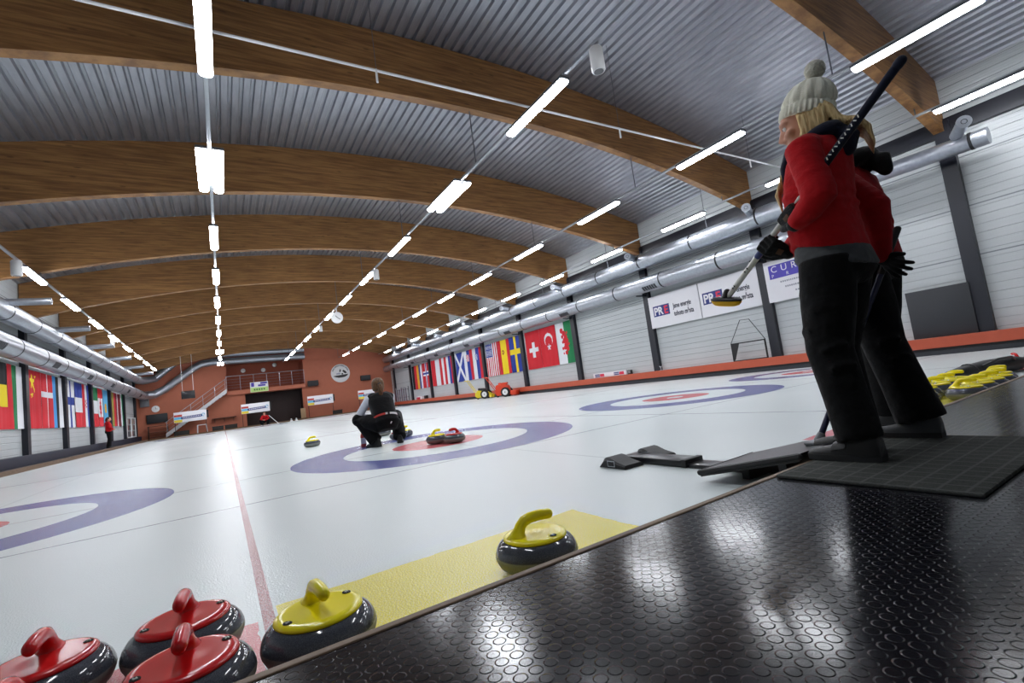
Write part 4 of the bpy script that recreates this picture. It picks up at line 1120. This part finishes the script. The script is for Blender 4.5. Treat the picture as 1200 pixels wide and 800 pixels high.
def body_mesh(p, J, hm, skin, vox, hands):
    """one continuous figure"""
    bm = bmesh.new(); head(bm, hm)
    tube(bm, [J['neck']+V((0, 0, -.05)), J['neck'], hm @ V((0, -.012, -.10)), hm @ V((0, -.01, -.04))], [.058, .05, .049, .05], 14)
    torso(bm, J['trunk'])
    for s in 'LR':
        tube(bm, [J['sh'+s]*.75+J['neck']*.25, J['sh'+s], J['el'+s], J['wr'+s]], [.05, .052, .038, .026], 12)
        tube(bm, [J['hip'+s]+V((0, 0, .04)), J['hip'+s], J['kn'+s], J['an'+s]], [.08, .082, .054, .036], 14)
        d = V(J['toe'+s]).normalized(); an = J['an'+s]; zf = J.get('zf', 0)
        tube(bm, [an, V((an.x, an.y, zf+.05))+d*.0, V((an.x, an.y, zf+.036))+d*.08, V((an.x, an.y, zf+.030))+d*.14], [.034, .028, .020, .012], 10)
    for h in hands: hand(bm, *h[0], **dict(h[1], r=.0075, sc=h[1].get('sc', 1)*.93))
    return remesh('body', bm, skin, p, vox, 3)

def trousers(p, J, mat, vox, flare=.09, r0=.112, knee=.09, trunk=None):
    bm = bmesh.new()
    torso(bm, trunk)
    for s in 'LR':
        h, k, a = J['hip'+s], J['kn'+s], J['an'+s]
        m1 = h.lerp(k, .5); m2 = k.lerp(a, .55)
        tube(bm, [h+V((0, 0, .03)), h, m1, k, m2, a+V((0, 0, -.004))], [r0, r0, (r0+knee)/2+.006, knee, (knee+flare)/2-.004, flare], 18, False)
        ball(bm, k, knee*.985, n=18); rnd = random.Random(3)
        for q in range(7):   # folds
            t_ = .15+.11*q; c = (h.lerp(k, t_*2) if t_ < .5 else k.lerp(a, t_*2-1)); an = rnd.uniform(0, 6.28); rad = r0+(flare-r0)*t_
            e = V((math.cos(an), math.sin(an), 0)); f2 = V((-math.sin(an), math.cos(an), .35))
            tube(bm, [c+e*rad*.93-f2*.05, c+e*rad*.96, c+e*rad*.93+f2*.05+V((0, 0, -.02))], [.006, .012, .006], 8)
    return remesh('trousers', bm, mat, p, vox, 5)

# --- standing woman
J = dict(neck=V((0, -.035, 1.435)), shL=V((-.165, -.03, 1.385)), elL=V((-.215, -.085, 1.135)), wrL=V((-.20, .045, 1.09)),
         shR=V((.165, -.02, 1.385)), elR=V((.20, .12, 1.15)), wrR=V((.0, .215, 1.01)),
         hipL=V((-.10, -.01, .86)), knL=V((-.135, .03, .48)), anL=V((-.165, -.035, .09)), toeL=(-.03, 1, 0),
         hipR=V((.10, 0, .86)), knR=V((.07, .09, .48)), anR=V((.05, .055, .09)), toeR=(.1, 1, 0))
J['trunk'] = [(V((0, -.01, .84)), .10, .07, 0), (V((0, -.015, .90)), .145, .095, 0), (V((0, -.01, 1.02)), .13, .09, 0), (V((0, .0, 1.15)), .13, .095, 0), (V((0, .0, 1.28)), .15, .105, 0), (V((0, -.02, 1.38)), .15, .085, 0), (V((0, -.03, 1.44)), .07, .055, 0)]
wo = thing('person', 'standing woman in a cream pompom hat and red jacket holding a raised broom', 'person', (2.45, 1.02, ZP+.014))
hm = head_mat((0, .01, 1.555), (-.42, 1, -.16))
# broom shaft line in the woman's local frame
BT, BH = V((2.20, .577, 1.634)) - V((2.45, 1.02, ZP+.014)), V((2.40, 1.555, .955)) - V((2.45, 1.02, ZP+.014))
bd = (BH-BT).normalized()
def grip(pt, d, nrm, thumb, sc=1.12, curl=1.15):
    """hand whose curled fingers wrap a shaft passing through pt"""
    d = V(d); d = (d - bd*d.dot(bd)).normalized(); n = V(nrm); n = (n - bd*n.dot(bd)); n = (n - d*n.dot(d)).normalized()
    return ((pt - d*.088*sc - n*.028*sc, d, n), dict(curl=curl, thumb=thumb, sc=sc))
pL = BT + bd*((V((2.315, 1.095, 1.26)) - V((2.45, 1.02, ZP+.014)) - BT).dot(bd))
pR = pL + bd*.175
hl = grip(pL, (.25, .35, .85), (.9, .1, -.1), 1); hr = grip(pR, (-.75, .2, .5), (-.1, .5, .8), 1)
J['wrL'] = hl[0][0]; J['wrR'] = hr[0][0]
body_mesh(wo, J, hm, SKIN, .007, [hl, hr]); face_parts(wo, hm)
trousers(wo, J, TBLK, .011, .088, .112, .092, [(V((0, -.015, .76)), .12, .09, 0), (V((0, -.015, .83)), .176, .136, 0), (V((0, -.012, .89)), .166, .124, -.2), (V((0, -.01, .91)), .15, .105, -.2)])
bm = bmesh.new(); rg = []
torso(bm, [(V((0, -.01, .855)), .178, .140, -.2), (V((0, -.01, .868)), .186, .148, -.2), (V((0, -.004, .94)), .176, .136, -.2), (V((0, .005, 1.0)), .15, .11, 0), (V((0, .01, 1.02)), .10, .08, 0)])
for k, z in enumerate((.88, .902, .924)): torso(bm, [(V((0, 0, z-.008)), .178-.003*k, .140-.003*k, -.25), (V((0, 0, z)), .186-.003*k, .148-.003*k, -.25), (V((0, 0, z+.008)), .178-.003*k, .140-.003*k, -.25)])
remesh('shirt', bm, GRY, wo, .010, 3)
def sleeve(bm, J, s, rs, cuff=True):
    S, E, W = J['sh'+s], J['el'+s], J['wr'+s]
    d = (W-E).normalized(); W2 = W - d*.02
    tube(bm, [S*.7+J['neck']*.3, S, S.lerp(E, .5), E, E.lerp(W2, .5), W2], rs, 16)
    u = (E-S).normalized()
    for t_ in (.45, .62, .78, .9):
        c = S.lerp(E, t_); a, b = frame(u); loft(bm, [ring(c+u*q, a*r_, b*r_, 16) for q, r_ in ((-.02, rs[2]*.97), (0, rs[2]*1.05), (.02, rs[2]*.97))])
bm = bmesh.new()
torso(bm, [(V((0, .004, .940)), .178, .134, -.32), (V((0, .004, .96)), .188, .146, -.32), (V((0, .015, 1.06)), .175, .136, -.1), (V((0, .015, 1.16)), .168, .130, 0), (V((0, .0, 1.27)), .172, .13, 0), (V((0, -.02, 1.36)), .172, .118, 0), (V((0, -.03, 1.42)), .14, .095, 0), (V((0, -.03, 1.465)), .085, .075, 0)])
sleeve(bm, J, 'L', [.064, .072, .068, .066, .056, .044]); sleeve(bm, J, 'R', [.064, .072, .068, .062, .054, .044])
for k, (z, e) in enumerate(((1.0, .004), (1.07, -.002), (1.13, .004), (1.2, 0))): torso(bm, [(V((0, .012, z-.02)), .164, .126, .25-.12*k), (V((0, .012, z)), .176+e, .138+e, .25-.12*k), (V((0, .012, z+.02)), .164, .126, .25-.12*k)])
remesh('jacket', bm, JRED, wo, .010, 4)
bm = bmesh.new()   # hood lying on the back and navy front placket
rg = []
for k in range(13):
    a = PI*(-.12+1.24*k/12); c = V((.092*math.cos(a), -.04-.075*math.sin(a), 1.445+.02*math.sin(a))); rg.append(c)
tube(bm, rg, [.018]+[.026+.014*math.sin(PI*k/12) for k in range(1, 12)]+[.018], 14)
tube(bm, [(0, -.115, 1.44), (0, -.145, 1.40), (0, -.14, 1.36)], [.045, .055, .035], 14)
remesh('hood', bm, NVYF, wo, .009, 5)
bm = bmesh.new(); tube(bm, [(-.06, .03, 1.46), (-.07, .068, 1.43), (-.08, .094, 1.36), (-.075, .112, 1.29)], [.025, .038, .04, .02], 14, flat=.6); tube(bm, [(.06, .03, 1.46), (.06, .068, 1.43), (.06, .094, 1.36)], [.025, .035, .03], 14, flat=.6)
remesh('collar', bm, NVYF, wo, .008, 4)
for nm, h in (('L', hl), ('R', hr)):
    bm = bmesh.new(); hand(bm, *h[0], **h[1], r=.0118)
    w_ = V(h[0][0]); e = J['el'+nm]; d = (e-w_).normalized(); tube(bm, [w_-d*.0, w_+d*.05], [.034, .040], 14)
    g = remesh('glove', bm, GLV, wo, .004, 2)
    bm = bmesh.new(); n_ = V(h[0][2]); dd = V(h[0][1]); a = dd.cross(n_)
    b = bmesh.new(); bbox(b, -.015, .015, -.014, .014, -.004, .004, .003); merge(bm, b, 0, Matrix.Translation(w_+dd*.045-n_*.0195) @ Matrix((a, dd, n_)).transposed().to_4x4()); new('back_patch', bm, GLVP, g)
shoe(wo, J['anL'], J['toeL'], SHOE); shoe(wo, J['anR'], J['toeR'], SHOE)
# hair
bm = bmesh.new(); rnd = random.Random(5)
def strand(bm, pts, r): tube(bm, [hm @ V(p) for p in pts], r, 8)
for k in range(9):      # over the left side and down in front of the shoulder
    a = k/8; y = .012-.085*a
    strand(bm, [(-.060, y*.8, .06), (-.080, y, .01), (-.084, y+.004, -.06), (-.080+.01*a, y*.7+.06, -.13), (-.045+.02*a, y*.4+.15, -.20), (-.03+.02*a, .195+.015*rnd.random(), -.275), (-.03+.02*a, .21, -.35-.03*rnd.random())], [.012, .015, .016, .015, .013, .010, .003])
for k in range(9):      # across the back, falling behind over the hood
    a = k/8; x = -.07+.14*a
    strand(bm, [(x*.8, -.075, .06), (x, -.10, .0), (x*1.05, -.115, -.07), (x*1.1, -.14, -.095), (x*1.1-.01, -.175, -.11-.02*rnd.random()), (x*1.0, -.20, -.16), (x*.9, -.20, -.25)], [.014, .020, .021, .019, .017, .014, .004])
for k in range(5):
    y = .03-.1*k/4; strand(bm, [(.060, y*.8, .06), (.083, y, .0), (.088, y, -.07), (.08, y+.03, -.16)], [.014, .02, .02, .006])
remesh('hair', bm, BLOND, wo, .006, 2)
# knitted hat
bm = bmesh.new(); R = []
hp = [(.100, .016), (.1065, .018), (.107, .03), (.1045, .066), (.0985, .069), (.0985, .078), (.103, .092), (.101, .115), (.092, .145), (.076, .172), (.052, .195), (.024, .208), (.004, .212)]
NR = 224; HROT = Matrix.Rotation(math.radians(22), 3, 'X')
for i, (r, z) in enumerate(hp):
    o = []
    for k in range(NR):
        a = 2*PI*k/NR
        if 1 <= i <= 3: rr_ = r*(1+.03*math.cos(a*32))
        elif i >= 5: rr_ = r*(1+.032*math.cos(a*12)*(1 if i < 11 else .3) + .014*math.cos(a*36+z*70))
        else: rr_ = r
        o.append(hm @ (HROT @ V((rr_*.98*math.cos(a)*.92, rr_*.98*math.sin(a)*1.10-.004-.10*max(0, z-.07), (z if z < .07 else .07+(z-.07)*.92)+.012))))
    R.append(o)
loft(bm, R, True); ht = new('beanie', bm, KNIT, wo, angle=80)
bm = bmesh.new(); b = bmesh.new(); bmesh.ops.create_icosphere(b, subdivisions=5, radius=.043)
for v in b.verts: v.co *= 1+rnd.uniform(-.09, .07)
merge(bm, b, 0, Matrix.Translation(hm @ (HROT @ V((0, -.020, .252))))); new('pompom', bm, POM, ht, angle=180)
# her broom
o = V((2.45, 1.02, ZP+.014))
t = thing('curling_broom', 'curling broom with a dark grip and yellow head held under the woman\'s arm', 'broom', BH+o)
bm = bmesh.new(); tube(bm, [BT-BH+bd*.42, V((0, 0, 0))-bd*.02], .0145, 14); sh = new('shaft', bm, M('pale_shaft', (206, 206, 200), .3, 0, 20, .04), t)
bm = bmesh.new(); tube(bm, [BT-BH, BT-BH+bd*.44], .0165, 14); tube(bm, [BT-BH-bd*.003, BT-BH+bd*.012], .0185, 14)
new('grip', bm, NVYF, t)
bm = bmesh.new(); a_, b_ = frame(bd)
side = -V((1, 0, 0)); side = (side - bd*side.dot(bd)).normalized(); tgt = bd.cross(side)
for k in range(11):
    c = BT-BH+bd*(.20+.018*k)+side*.0165; b = bmesh.new(); box(b, -.0022, .0022, -.006, .006, -.0008, .0008); merge(bm, b, 0, Matrix.Translation(c) @ Matrix((bd, tgt, side)).transposed().to_4x4() @ Matrix.Rotation(.5*(-1)**k, 4, 'Z'))
new('grip_lettering', bm, TAGW, t)
bm = bmesh.new(); tube(bm, [-bd*.36, -bd*.30], .0168, 14); new('blue_band', bm, M('blue_tape', (36, 52, 112), .4, 0, 20, .08), t)
bm = bmesh.new()
for k in (.085, .10, .20, .222):
    c = -bd*k+side*.0146; b = bmesh.new(); box(b, -.002, .002, -.006, .006, -.0008, .0008); box(b, -.007, .007, -.001, .001, -.0008, .0008); merge(bm, b, 0, Matrix.Translation(c) @ Matrix((bd, tgt, side)).transposed().to_4x4())
new('shaft_marks', bm, TAGB, t)
hx = V((-.1, 1, .25)).normalized(); hz = V((-.16, -.25, 1)).normalized(); hx = (hx-hz*hx.dot(hz)).normalized(); hy = hz.cross(hx)
bmx = Matrix((hx, hy, hz)).transposed().to_4x4()
bm = bmesh.new(); b = bmesh.new(); loft(b, [ring(V((0, 0, z)), V((r*.084, 0, 0)), V((0, r*.034, 0)), 24, .75) for z, r in ((-.036, .62), (-.031, .82), (-.016, .98), (-.004, .98))]); merge(bm, b, 0, bmx); new('yellow_pad', bm, M('yellow_pad_fabric', (236, 180, 16), .7, 0, 40, .08, .2, 90), t)
bm = bmesh.new(); b = bmesh.new(); loft(b, [ring(V((0, 0, z)), V((r*.086, 0, 0)), V((0, r*.036, 0)), 24, .75) for z, r in ((-.006, 1.0), (.002, 1.0), (.010, .85), (.014, .5))]); tube(b, [(0, 0, .012), (-.006, 0, .04)], [.024, .019], 12); merge(bm, b, 0, bmx); new('head_mount', bm, BLACK, t)

# --- second person standing behind her
p2 = thing('person', 'person in a red jacket and dark hood standing behind the woman in the pompom hat', 'person', (2.96, .96, ZP+.014)); p2.scale = (.965, .965, .965)
J = dict(neck=V((0, .17, 1.47)), shL=V((-.185, .14, 1.42)), elL=V((-.24, .10, 1.14)), wrL=V((-.235, .2, .90)),
         shR=V((.185, .14, 1.42)), elR=V((.25, .12, 1.14)), wrR=V((.24, .27, .95)),
         hipL=V((-.10, .13, .90)), knL=V((-.10, .09, .49)), anL=V((-.09, .0, .09)), toeL=(-.05, 1, 0),
         hipR=V((.10, .13, .90)), knR=V((.13, .20, .49)), anR=V((.16, .2, .09)), toeR=(.2, 1, 0))
# left arm hangs back with an open gloved hand
J['elL'] = V((-.27, -.05, 1.16)); J['wrL'] = V((-.20, -.01, .915))
J['trunk'] = [(V((0, .12, .86)), .10, .07, 0), (V((0, .12, .94)), .16, .11, 0), (V((0, .13, 1.06)), .14, .10, 0), (V((0, .14, 1.2)), .145, .10, 0), (V((0, .15, 1.34)), .155, .105, 0), (V((0, .16, 1.42)), .15, .09, 0), (V((0, .17, 1.48)), .07, .055, 0)]
hm2 = head_mat((0, .27, 1.60), (-.05, 1, -.25))
h2 = ((J['wrL'], V((-.12, -.62, -.75)), V((.9, -.3, .1))), dict(curl=.28, thumb=1, spread=.2, sc=.8))
h2r = ((J['wrR'], V((-.3, .8, -.3)), V((-.9, -.1, -.2))), dict(curl=1.1, thumb=-1))
body_mesh(p2, J, hm2, SKIN2, .010, [h2, h2r]); face_parts(p2, hm2)
trousers(p2, J, TBLK, .012, .108, .118, .096, [(V((0, .115, .82)), .12, .09, 0), (V((0, .11, .90)), .18, .14, 0), (V((0, .12, 1.02)), .17, .13, 0), (V((0, .13, 1.06)), .155, .11, 0)])
bm = bmesh.new()
torso(bm, [(V((0, .125, .93)), .18, .135, 0), (V((0, .125, .95)), .19, .148, 0), (V((0, .13, 1.08)), .182, .142, 0), (V((0, .14, 1.2)), .18, .138, 0), (V((0, .14, 1.32)), .185, .135, 0), (V((0, .15, 1.41)), .175, .12, 0), (V((0, .165, 1.47)), .14, .10, 0), (V((0, .17, 1.51)), .085, .075, 0)])
sleeve(bm, J, 'L', [.068, .076, .072, .07, .06, .048]); sleeve(bm, J, 'R', [.068, .076, .072, .066, .058, .048])
remesh('jacket', bm, JRED2, p2, .011, 4)
bm = bmesh.new(); tube(bm, [V((.115*math.cos(PI*(-.1+1.2*k/12)), .115-.09*math.sin(PI*(-.1+1.2*k/12)), 1.475+.03*math.sin(PI*(-.1+1.2*k/12)))) for k in range(13)], [.02]+[.032+.02*math.sin(PI*k/12) for k in range(1, 12)]+[.02], 14)
tube(bm, [(0, .03, 1.48), (0, -.03, 1.45), (0, -.04, 1.40)], [.045, .055, .035], 14)
remesh('hood', bm, BLKF, p2, .010, 5)
for h, nm in ((h2, 'L'), (h2r, 'R')):
    bm = bmesh.new(); hand(bm, *h[0], **h[1], r=.0145); d = (J['el'+nm]-J['wr'+nm]).normalized(); tube(bm, [J['wr'+nm], J['wr'+nm]+d*.06], [.033, .038], 14)
    remesh('glove', bm, GLV, p2, .004, 2)
bm = bmesh.new(); b = bmesh.new(); ball(b, (0, -.012, .035), .082, .108, .098, 24); merge(bm, b, 0, hm2); new('hair', bm, DARKH, p2)
shoe(p2, J['anL'], J['toeL'], SHOEG, False); shoe(p2, J['anR'], J['toeR'], SHOE, False)
t2a, t2b = V((2.86, .895, 1.15)), V((2.578, 1.30, .155))
t = thing('curling_broom', 'dark blue curling broom leaning down to the ramp board between the standing people', 'broom', t2b)
d = (t2b-t2a); bm = bmesh.new(); tube(bm, [t2a-t2b, V((0, 0, 0))], .0145, 12); new('shaft', bm, M('dark_blue_shaft', (26, 32, 66), .35, 0, 20, .1), t)
bm = bmesh.new(); tube(bm, [t2a-t2b, (t2a-t2b)*.8], .0165, 12); new('grip', bm, BLACKR, t)
bm = bmesh.new(); bbox(bm, -.085, .085, -.03, .03, -.028, -.008, .008); new('pad', bm, BLACKR, t)
bm = bmesh.new(); bbox(bm, -.088, .088, -.032, .032, -.010, .006, .006); tube(bm, [(0, 0, 0), (t2a-t2b)*.03], [.024, .019], 10); new('head_mount', bm, GREYP, t)

# --- crouching figures
def croucher(lab, loc, rz, M_, ponytail=True, belt=True, vest=True, s=1.0, vox=.011):
    p = thing('person', lab, 'person', loc, rz); p.scale = (s, s, s)
    J = dict(neck=V((0, .10, .765)), shL=V((-.165, .085, .715)), elL=V((-.30, .19, .49)), wrL=V((-.10, .36, .44)),
             shR=V((.165, .085, .715)), elR=V((.215, .29, .50)), wrR=V((.09, .38, .44)),
             hipL=V((-.10, -.10, .33)), knL=V((-.315, .20, .42)), anL=V((-.15, -.03, .09)), toeL=(-.45, 1, 0),
             hipR=V((.10, -.10, .33)), knR=V((.275, .27, .40)), anR=V((.215, .0, .09)), toeR=(.35, 1, 0))
    tr = [((0, -.13, .25), .12, .09), ((0, -.125, .33), .17, .13), ((0, -.06, .44), .145, .105), ((0, .0, .55), .15, .105), ((0, .06, .66), .165, .105), ((0, .085, .73), .15, .085), ((0, .10, .775), .07, .055)]
    J['trunk'] = [(V(c), a, b, .45) for c, a, b in tr]
    hm = head_mat((0, .13, .885), (.05, 1, -.05))
    hL = ((J['wrL'], V((.9, .35, .0)), V((0, -.1, -1))), dict(curl=.5, thumb=1)); hR = ((J['wrR'], V((-.9, .35, 0)), V((0, -.1, -1))), dict(curl=.5, thumb=-1))
    body_mesh(p, J, hm, SKIN, vox, [hL, hR]); face_parts(p, hm)
    trousers(p, J, M_['tr'], .012, .10, .128, .10, [(V((0, -.15, .23)), .13, .09, .3), (V((0, -.14, .33)), .19, .15, .4), (V((0, -.09, .42)), .17, .13, .45), (V((0, -.06, .46)), .15, .11, .45)])
    bm = bmesh.new()
    sleeve(bm, J, 'L', [.058, .064, .058, .056, .048, .04]); sleeve(bm, J, 'R', [.058, .064, .058, .056, .048, .04])
    torso(bm, [(V(c), a+.012, b+.012, .45) for c, a, b in tr[2:6]])
    remesh('shirt', bm, M_['sl'], p, .011, 4)
    bm = bmesh.new()
    torso(bm, [(V((0, -.075, .41)), .165, .125, .45), (V((0, -.07, .43)), .178, .140, .45), (V((0, -.01, .54)), .180, .140, .45), (V((0, .05, .65)), .190, .140, .4), (V((0, .085, .73)), .172, .112, .4), (V((0, .1, .775)), .09, .075, .3)])
    if not vest: sleeve(bm, J, 'L', [.066, .072, .066, .062, .054, .046]); sleeve(bm, J, 'R', [.066, .072, .066, .062, .054, .046])
    else:
        for s_ in 'LR': tube(bm, [J['sh'+s_]*.6+J['neck']*.4, J['sh'+s_]*.98+V((0, 0, .01))], [.066, .060], 14)
    remesh('vest' if vest else 'jacket', bm, M_['ja'], p, .011, 4)
    if belt:
        bm = bmesh.new(); R = []
        for k in range(36):
            a = 2*PI*k/36; c = V((.176*math.cos(a), -.088+.138*math.sin(a), .412-.062*math.sin(a)))
            n = V((math.cos(a), math.sin(a), 0)); R.append([c+n*.004+V((0, 0, -.014)), c+n*.009+V((0, 0, -.014)), c+n*.009+V((0, 0, .014)), c+n*.004+V((0, 0, .014))])
        loft(bm, R, False, closed=True)
        for f_ in bm.faces:
            c = f_.calc_center_median(); f_.material_index = 1 if c.x < -.03 else (0 if int((c.x+1)*30) % 5 else 2)
        new('belt', bm, [WHITEP, BRD, BLACK], p)
        bm = bmesh.new(); torso(bm, [(V((.045, -.10, .352)), .115, .125, .45), (V((.045, -.10, .362)), .125, .135, .45), (V((.045, -.092, .385)), .125, .135, .45), (V((.045, -.09, .395)), .115, .125, .45)]); remesh('shirt_tail', bm, GRY, p, .008, 3)
        bm = bmesh.new(); b = bmesh.new(); bbox(b, -.008, .008, -.003, .003, -.018, .018, .002); merge(bm, b, 0, Matrix.Translation((.02, -.292, .335)) @ Matrix.Rotation(.6, 4, 'Y')); new('pocket_tag', bm, WHITEP, p)
    bm = bmesh.new(); b = bmesh.new()
    lathe(b, [(.02, .132), (.06, .120), (.083, .085), (.092, .04), (.090, -.02), (.080, -.06), (.05, -.075)], 24, c=(0, -.016, 0), sy=1.14)
    if ponytail:
        tube(b, [(0, -.10, .03), (0, -.14, .0), (.005, -.155, -.06), (.0, -.15, -.13), (-.005, -.14, -.17)], [.024, .036, .040, .03, .010], 12)
    # keep the face free
    bmesh.ops.delete(b, geom=[f_ for f_ in b.faces if f_.calc_center_median().y > .062 and f_.calc_center_median().z < .07], context='FACES')
    merge(bm, b, 0, hm); h = new('hair', bm, M_['hair'], p)
    so = h.modifiers.new('s', 'SOLIDIFY'); so.thickness = .008
    if ponytail:
        bm = bmesh.new(); b = bmesh.new(); tube(b, [(0, -.118, .02), (0, -.132, .008)], .031, 12, False); merge(bm, b, 0, hm); new('hair_tie', bm, BLACK, h)
    shoe(p, J['anL'], J['toeL'], M_['shoe'], False); shoe(p, J['anR'], J['toeR'], M_['shoe'], False)
    return p
croucher('woman with a brown ponytail and black vest crouching on the near house', (2.03, 7.10, .001), 0, dict(tr=TBLK, sl=WSLV, ja=BLKF, hair=BROWNH, shoe=SHOE))
croucher('person in a red top crouching on the far ice before the dark passage', (2.86, 43.0, .001), PI*.9, dict(tr=TBLK, sl=JRED, ja=JRED, hair=BROWNH, shoe=WHITEP), False, False, False, 1.05, .014)
t = thing('curling_broom', 'white curling broom slanting to the ice beside the far crouching person', 'broom', (3.75, 42.8, .03))
bm = bmesh.new(); tube(bm, [(-.62, .05, .75), (0, 0, .02)], .02, 8); new('shaft', bm, WHITEP, t)
bm = bmesh.new(); bbox(bm, -.09, .09, -.04, .04, -.028, .02, .01); new('head', bm, WHITEP, t)
for k, x in enumerate((5.05, 5.45)):
    t = thing('paper_cup_stack', 'tiny pale marker cone on the far ice edge, %s of two' % ('left' if k == 0 else 'right'), 'cone', (x, 45.7, .0005))
    bm = bmesh.new(); lathe(bm, [(0, .0), (.15, 0), (.15, .03), (.1, .04), (.04, .24), (.0, .245)], 18); new('cone', bm, WHITEP, t)
    bm = bmesh.new(); lathe(bm, [(.078, .12), (.082, .12), (.065, .17), (.062, .17)], 18); new('stripe', bm, GREYP, t)
    t.name = 'marker_cone'

# --- standing person at the left wall
p = thing('person', 'person in a red jacket standing by the flags of the left wall', 'person', (-5.36, 34.0, .10), -1.35)
J = dict(neck=V((0, -.02, 1.42)), shL=V((-.19, -.01, 1.38)), elL=V((-.25, .02, 1.12)), wrL=V((-.20, .18, 1.0)), shR=V((.19, -.01, 1.38)), elR=V((.25, .02, 1.12)), wrR=V((.20, .18, 1.0)),
         hipL=V((-.10, 0, .86)), knL=V((-.11, .05, .48)), anL=V((-.11, .0, .09)), toeL=(-.2, 1, 0), hipR=V((.10, 0, .86)), knR=V((.12, .02, .48)), anR=V((.13, -.06, .09)), toeR=(.2, 1, 0))
J['trunk'] = [(V((0, -.01, .84)), .10, .07, 0), (V((0, -.015, .90)), .165, .115, 0), (V((0, -.01, 1.02)), .135, .095, 0), (V((0, .0, 1.15)), .13, .095, 0), (V((0, .0, 1.28)), .15, .105, 0), (V((0, -.02, 1.38)), .15, .085, 0), (V((0, -.03, 1.44)), .07, .055, 0)]
hm3 = head_mat((0, .02, 1.57), (0, 1, -.05))
hL = ((J['wrL'], V((.3, .9, -.1)), V((.9, -.3, 0))), dict(curl=.5, thumb=1)); hR = ((J['wrR'], V((-.3, .9, -.1)), V((-.9, -.3, 0))), dict(curl=.5, thumb=-1))
body_mesh(p, J, hm3, SKIN, .012, [hL, hR]); face_parts(p, hm3)
trousers(p, J, TBLK, .014, .09, .112, .09, [(V((0, -.015, .78)), .12, .09, 0), (V((0, -.02, .86)), .182, .145, 0), (V((0, -.02, .98)), .17, .13, 0)])
bm = bmesh.new(); torso(bm, [(V((0, .0, .90)), .19, .15, 0), (V((0, .01, 1.06)), .18, .15, 0), (V((0, .0, 1.27)), .195, .145, 0), (V((0, -.02, 1.36)), .19, .13, 0), (V((0, -.03, 1.42)), .15, .10, 0), (V((0, -.03, 1.46)), .085, .075, 0)])
sleeve(bm, J, 'L', [.07, .078, .07, .066, .055, .045]); sleeve(bm, J, 'R', [.07, .078, .07, .066, .055, .045]); remesh('jacket', bm, JRED, p, .013, 4)
bm = bmesh.new(); b = bmesh.new(); ball(b, (0, -.018, .04), .084, .10, .095, 20); tube(b, [(0, -.09, .02), (0, -.10, -.08), (0, -.08, -.14)], [.05, .05, .02], 12); merge(bm, b, 0, hm3); new('hair', bm, DARKH, p)
shoe(p, J['anL'], J['toeL'], SHOE, False); shoe(p, J['anR'], J['toeR'], SHOE, False)
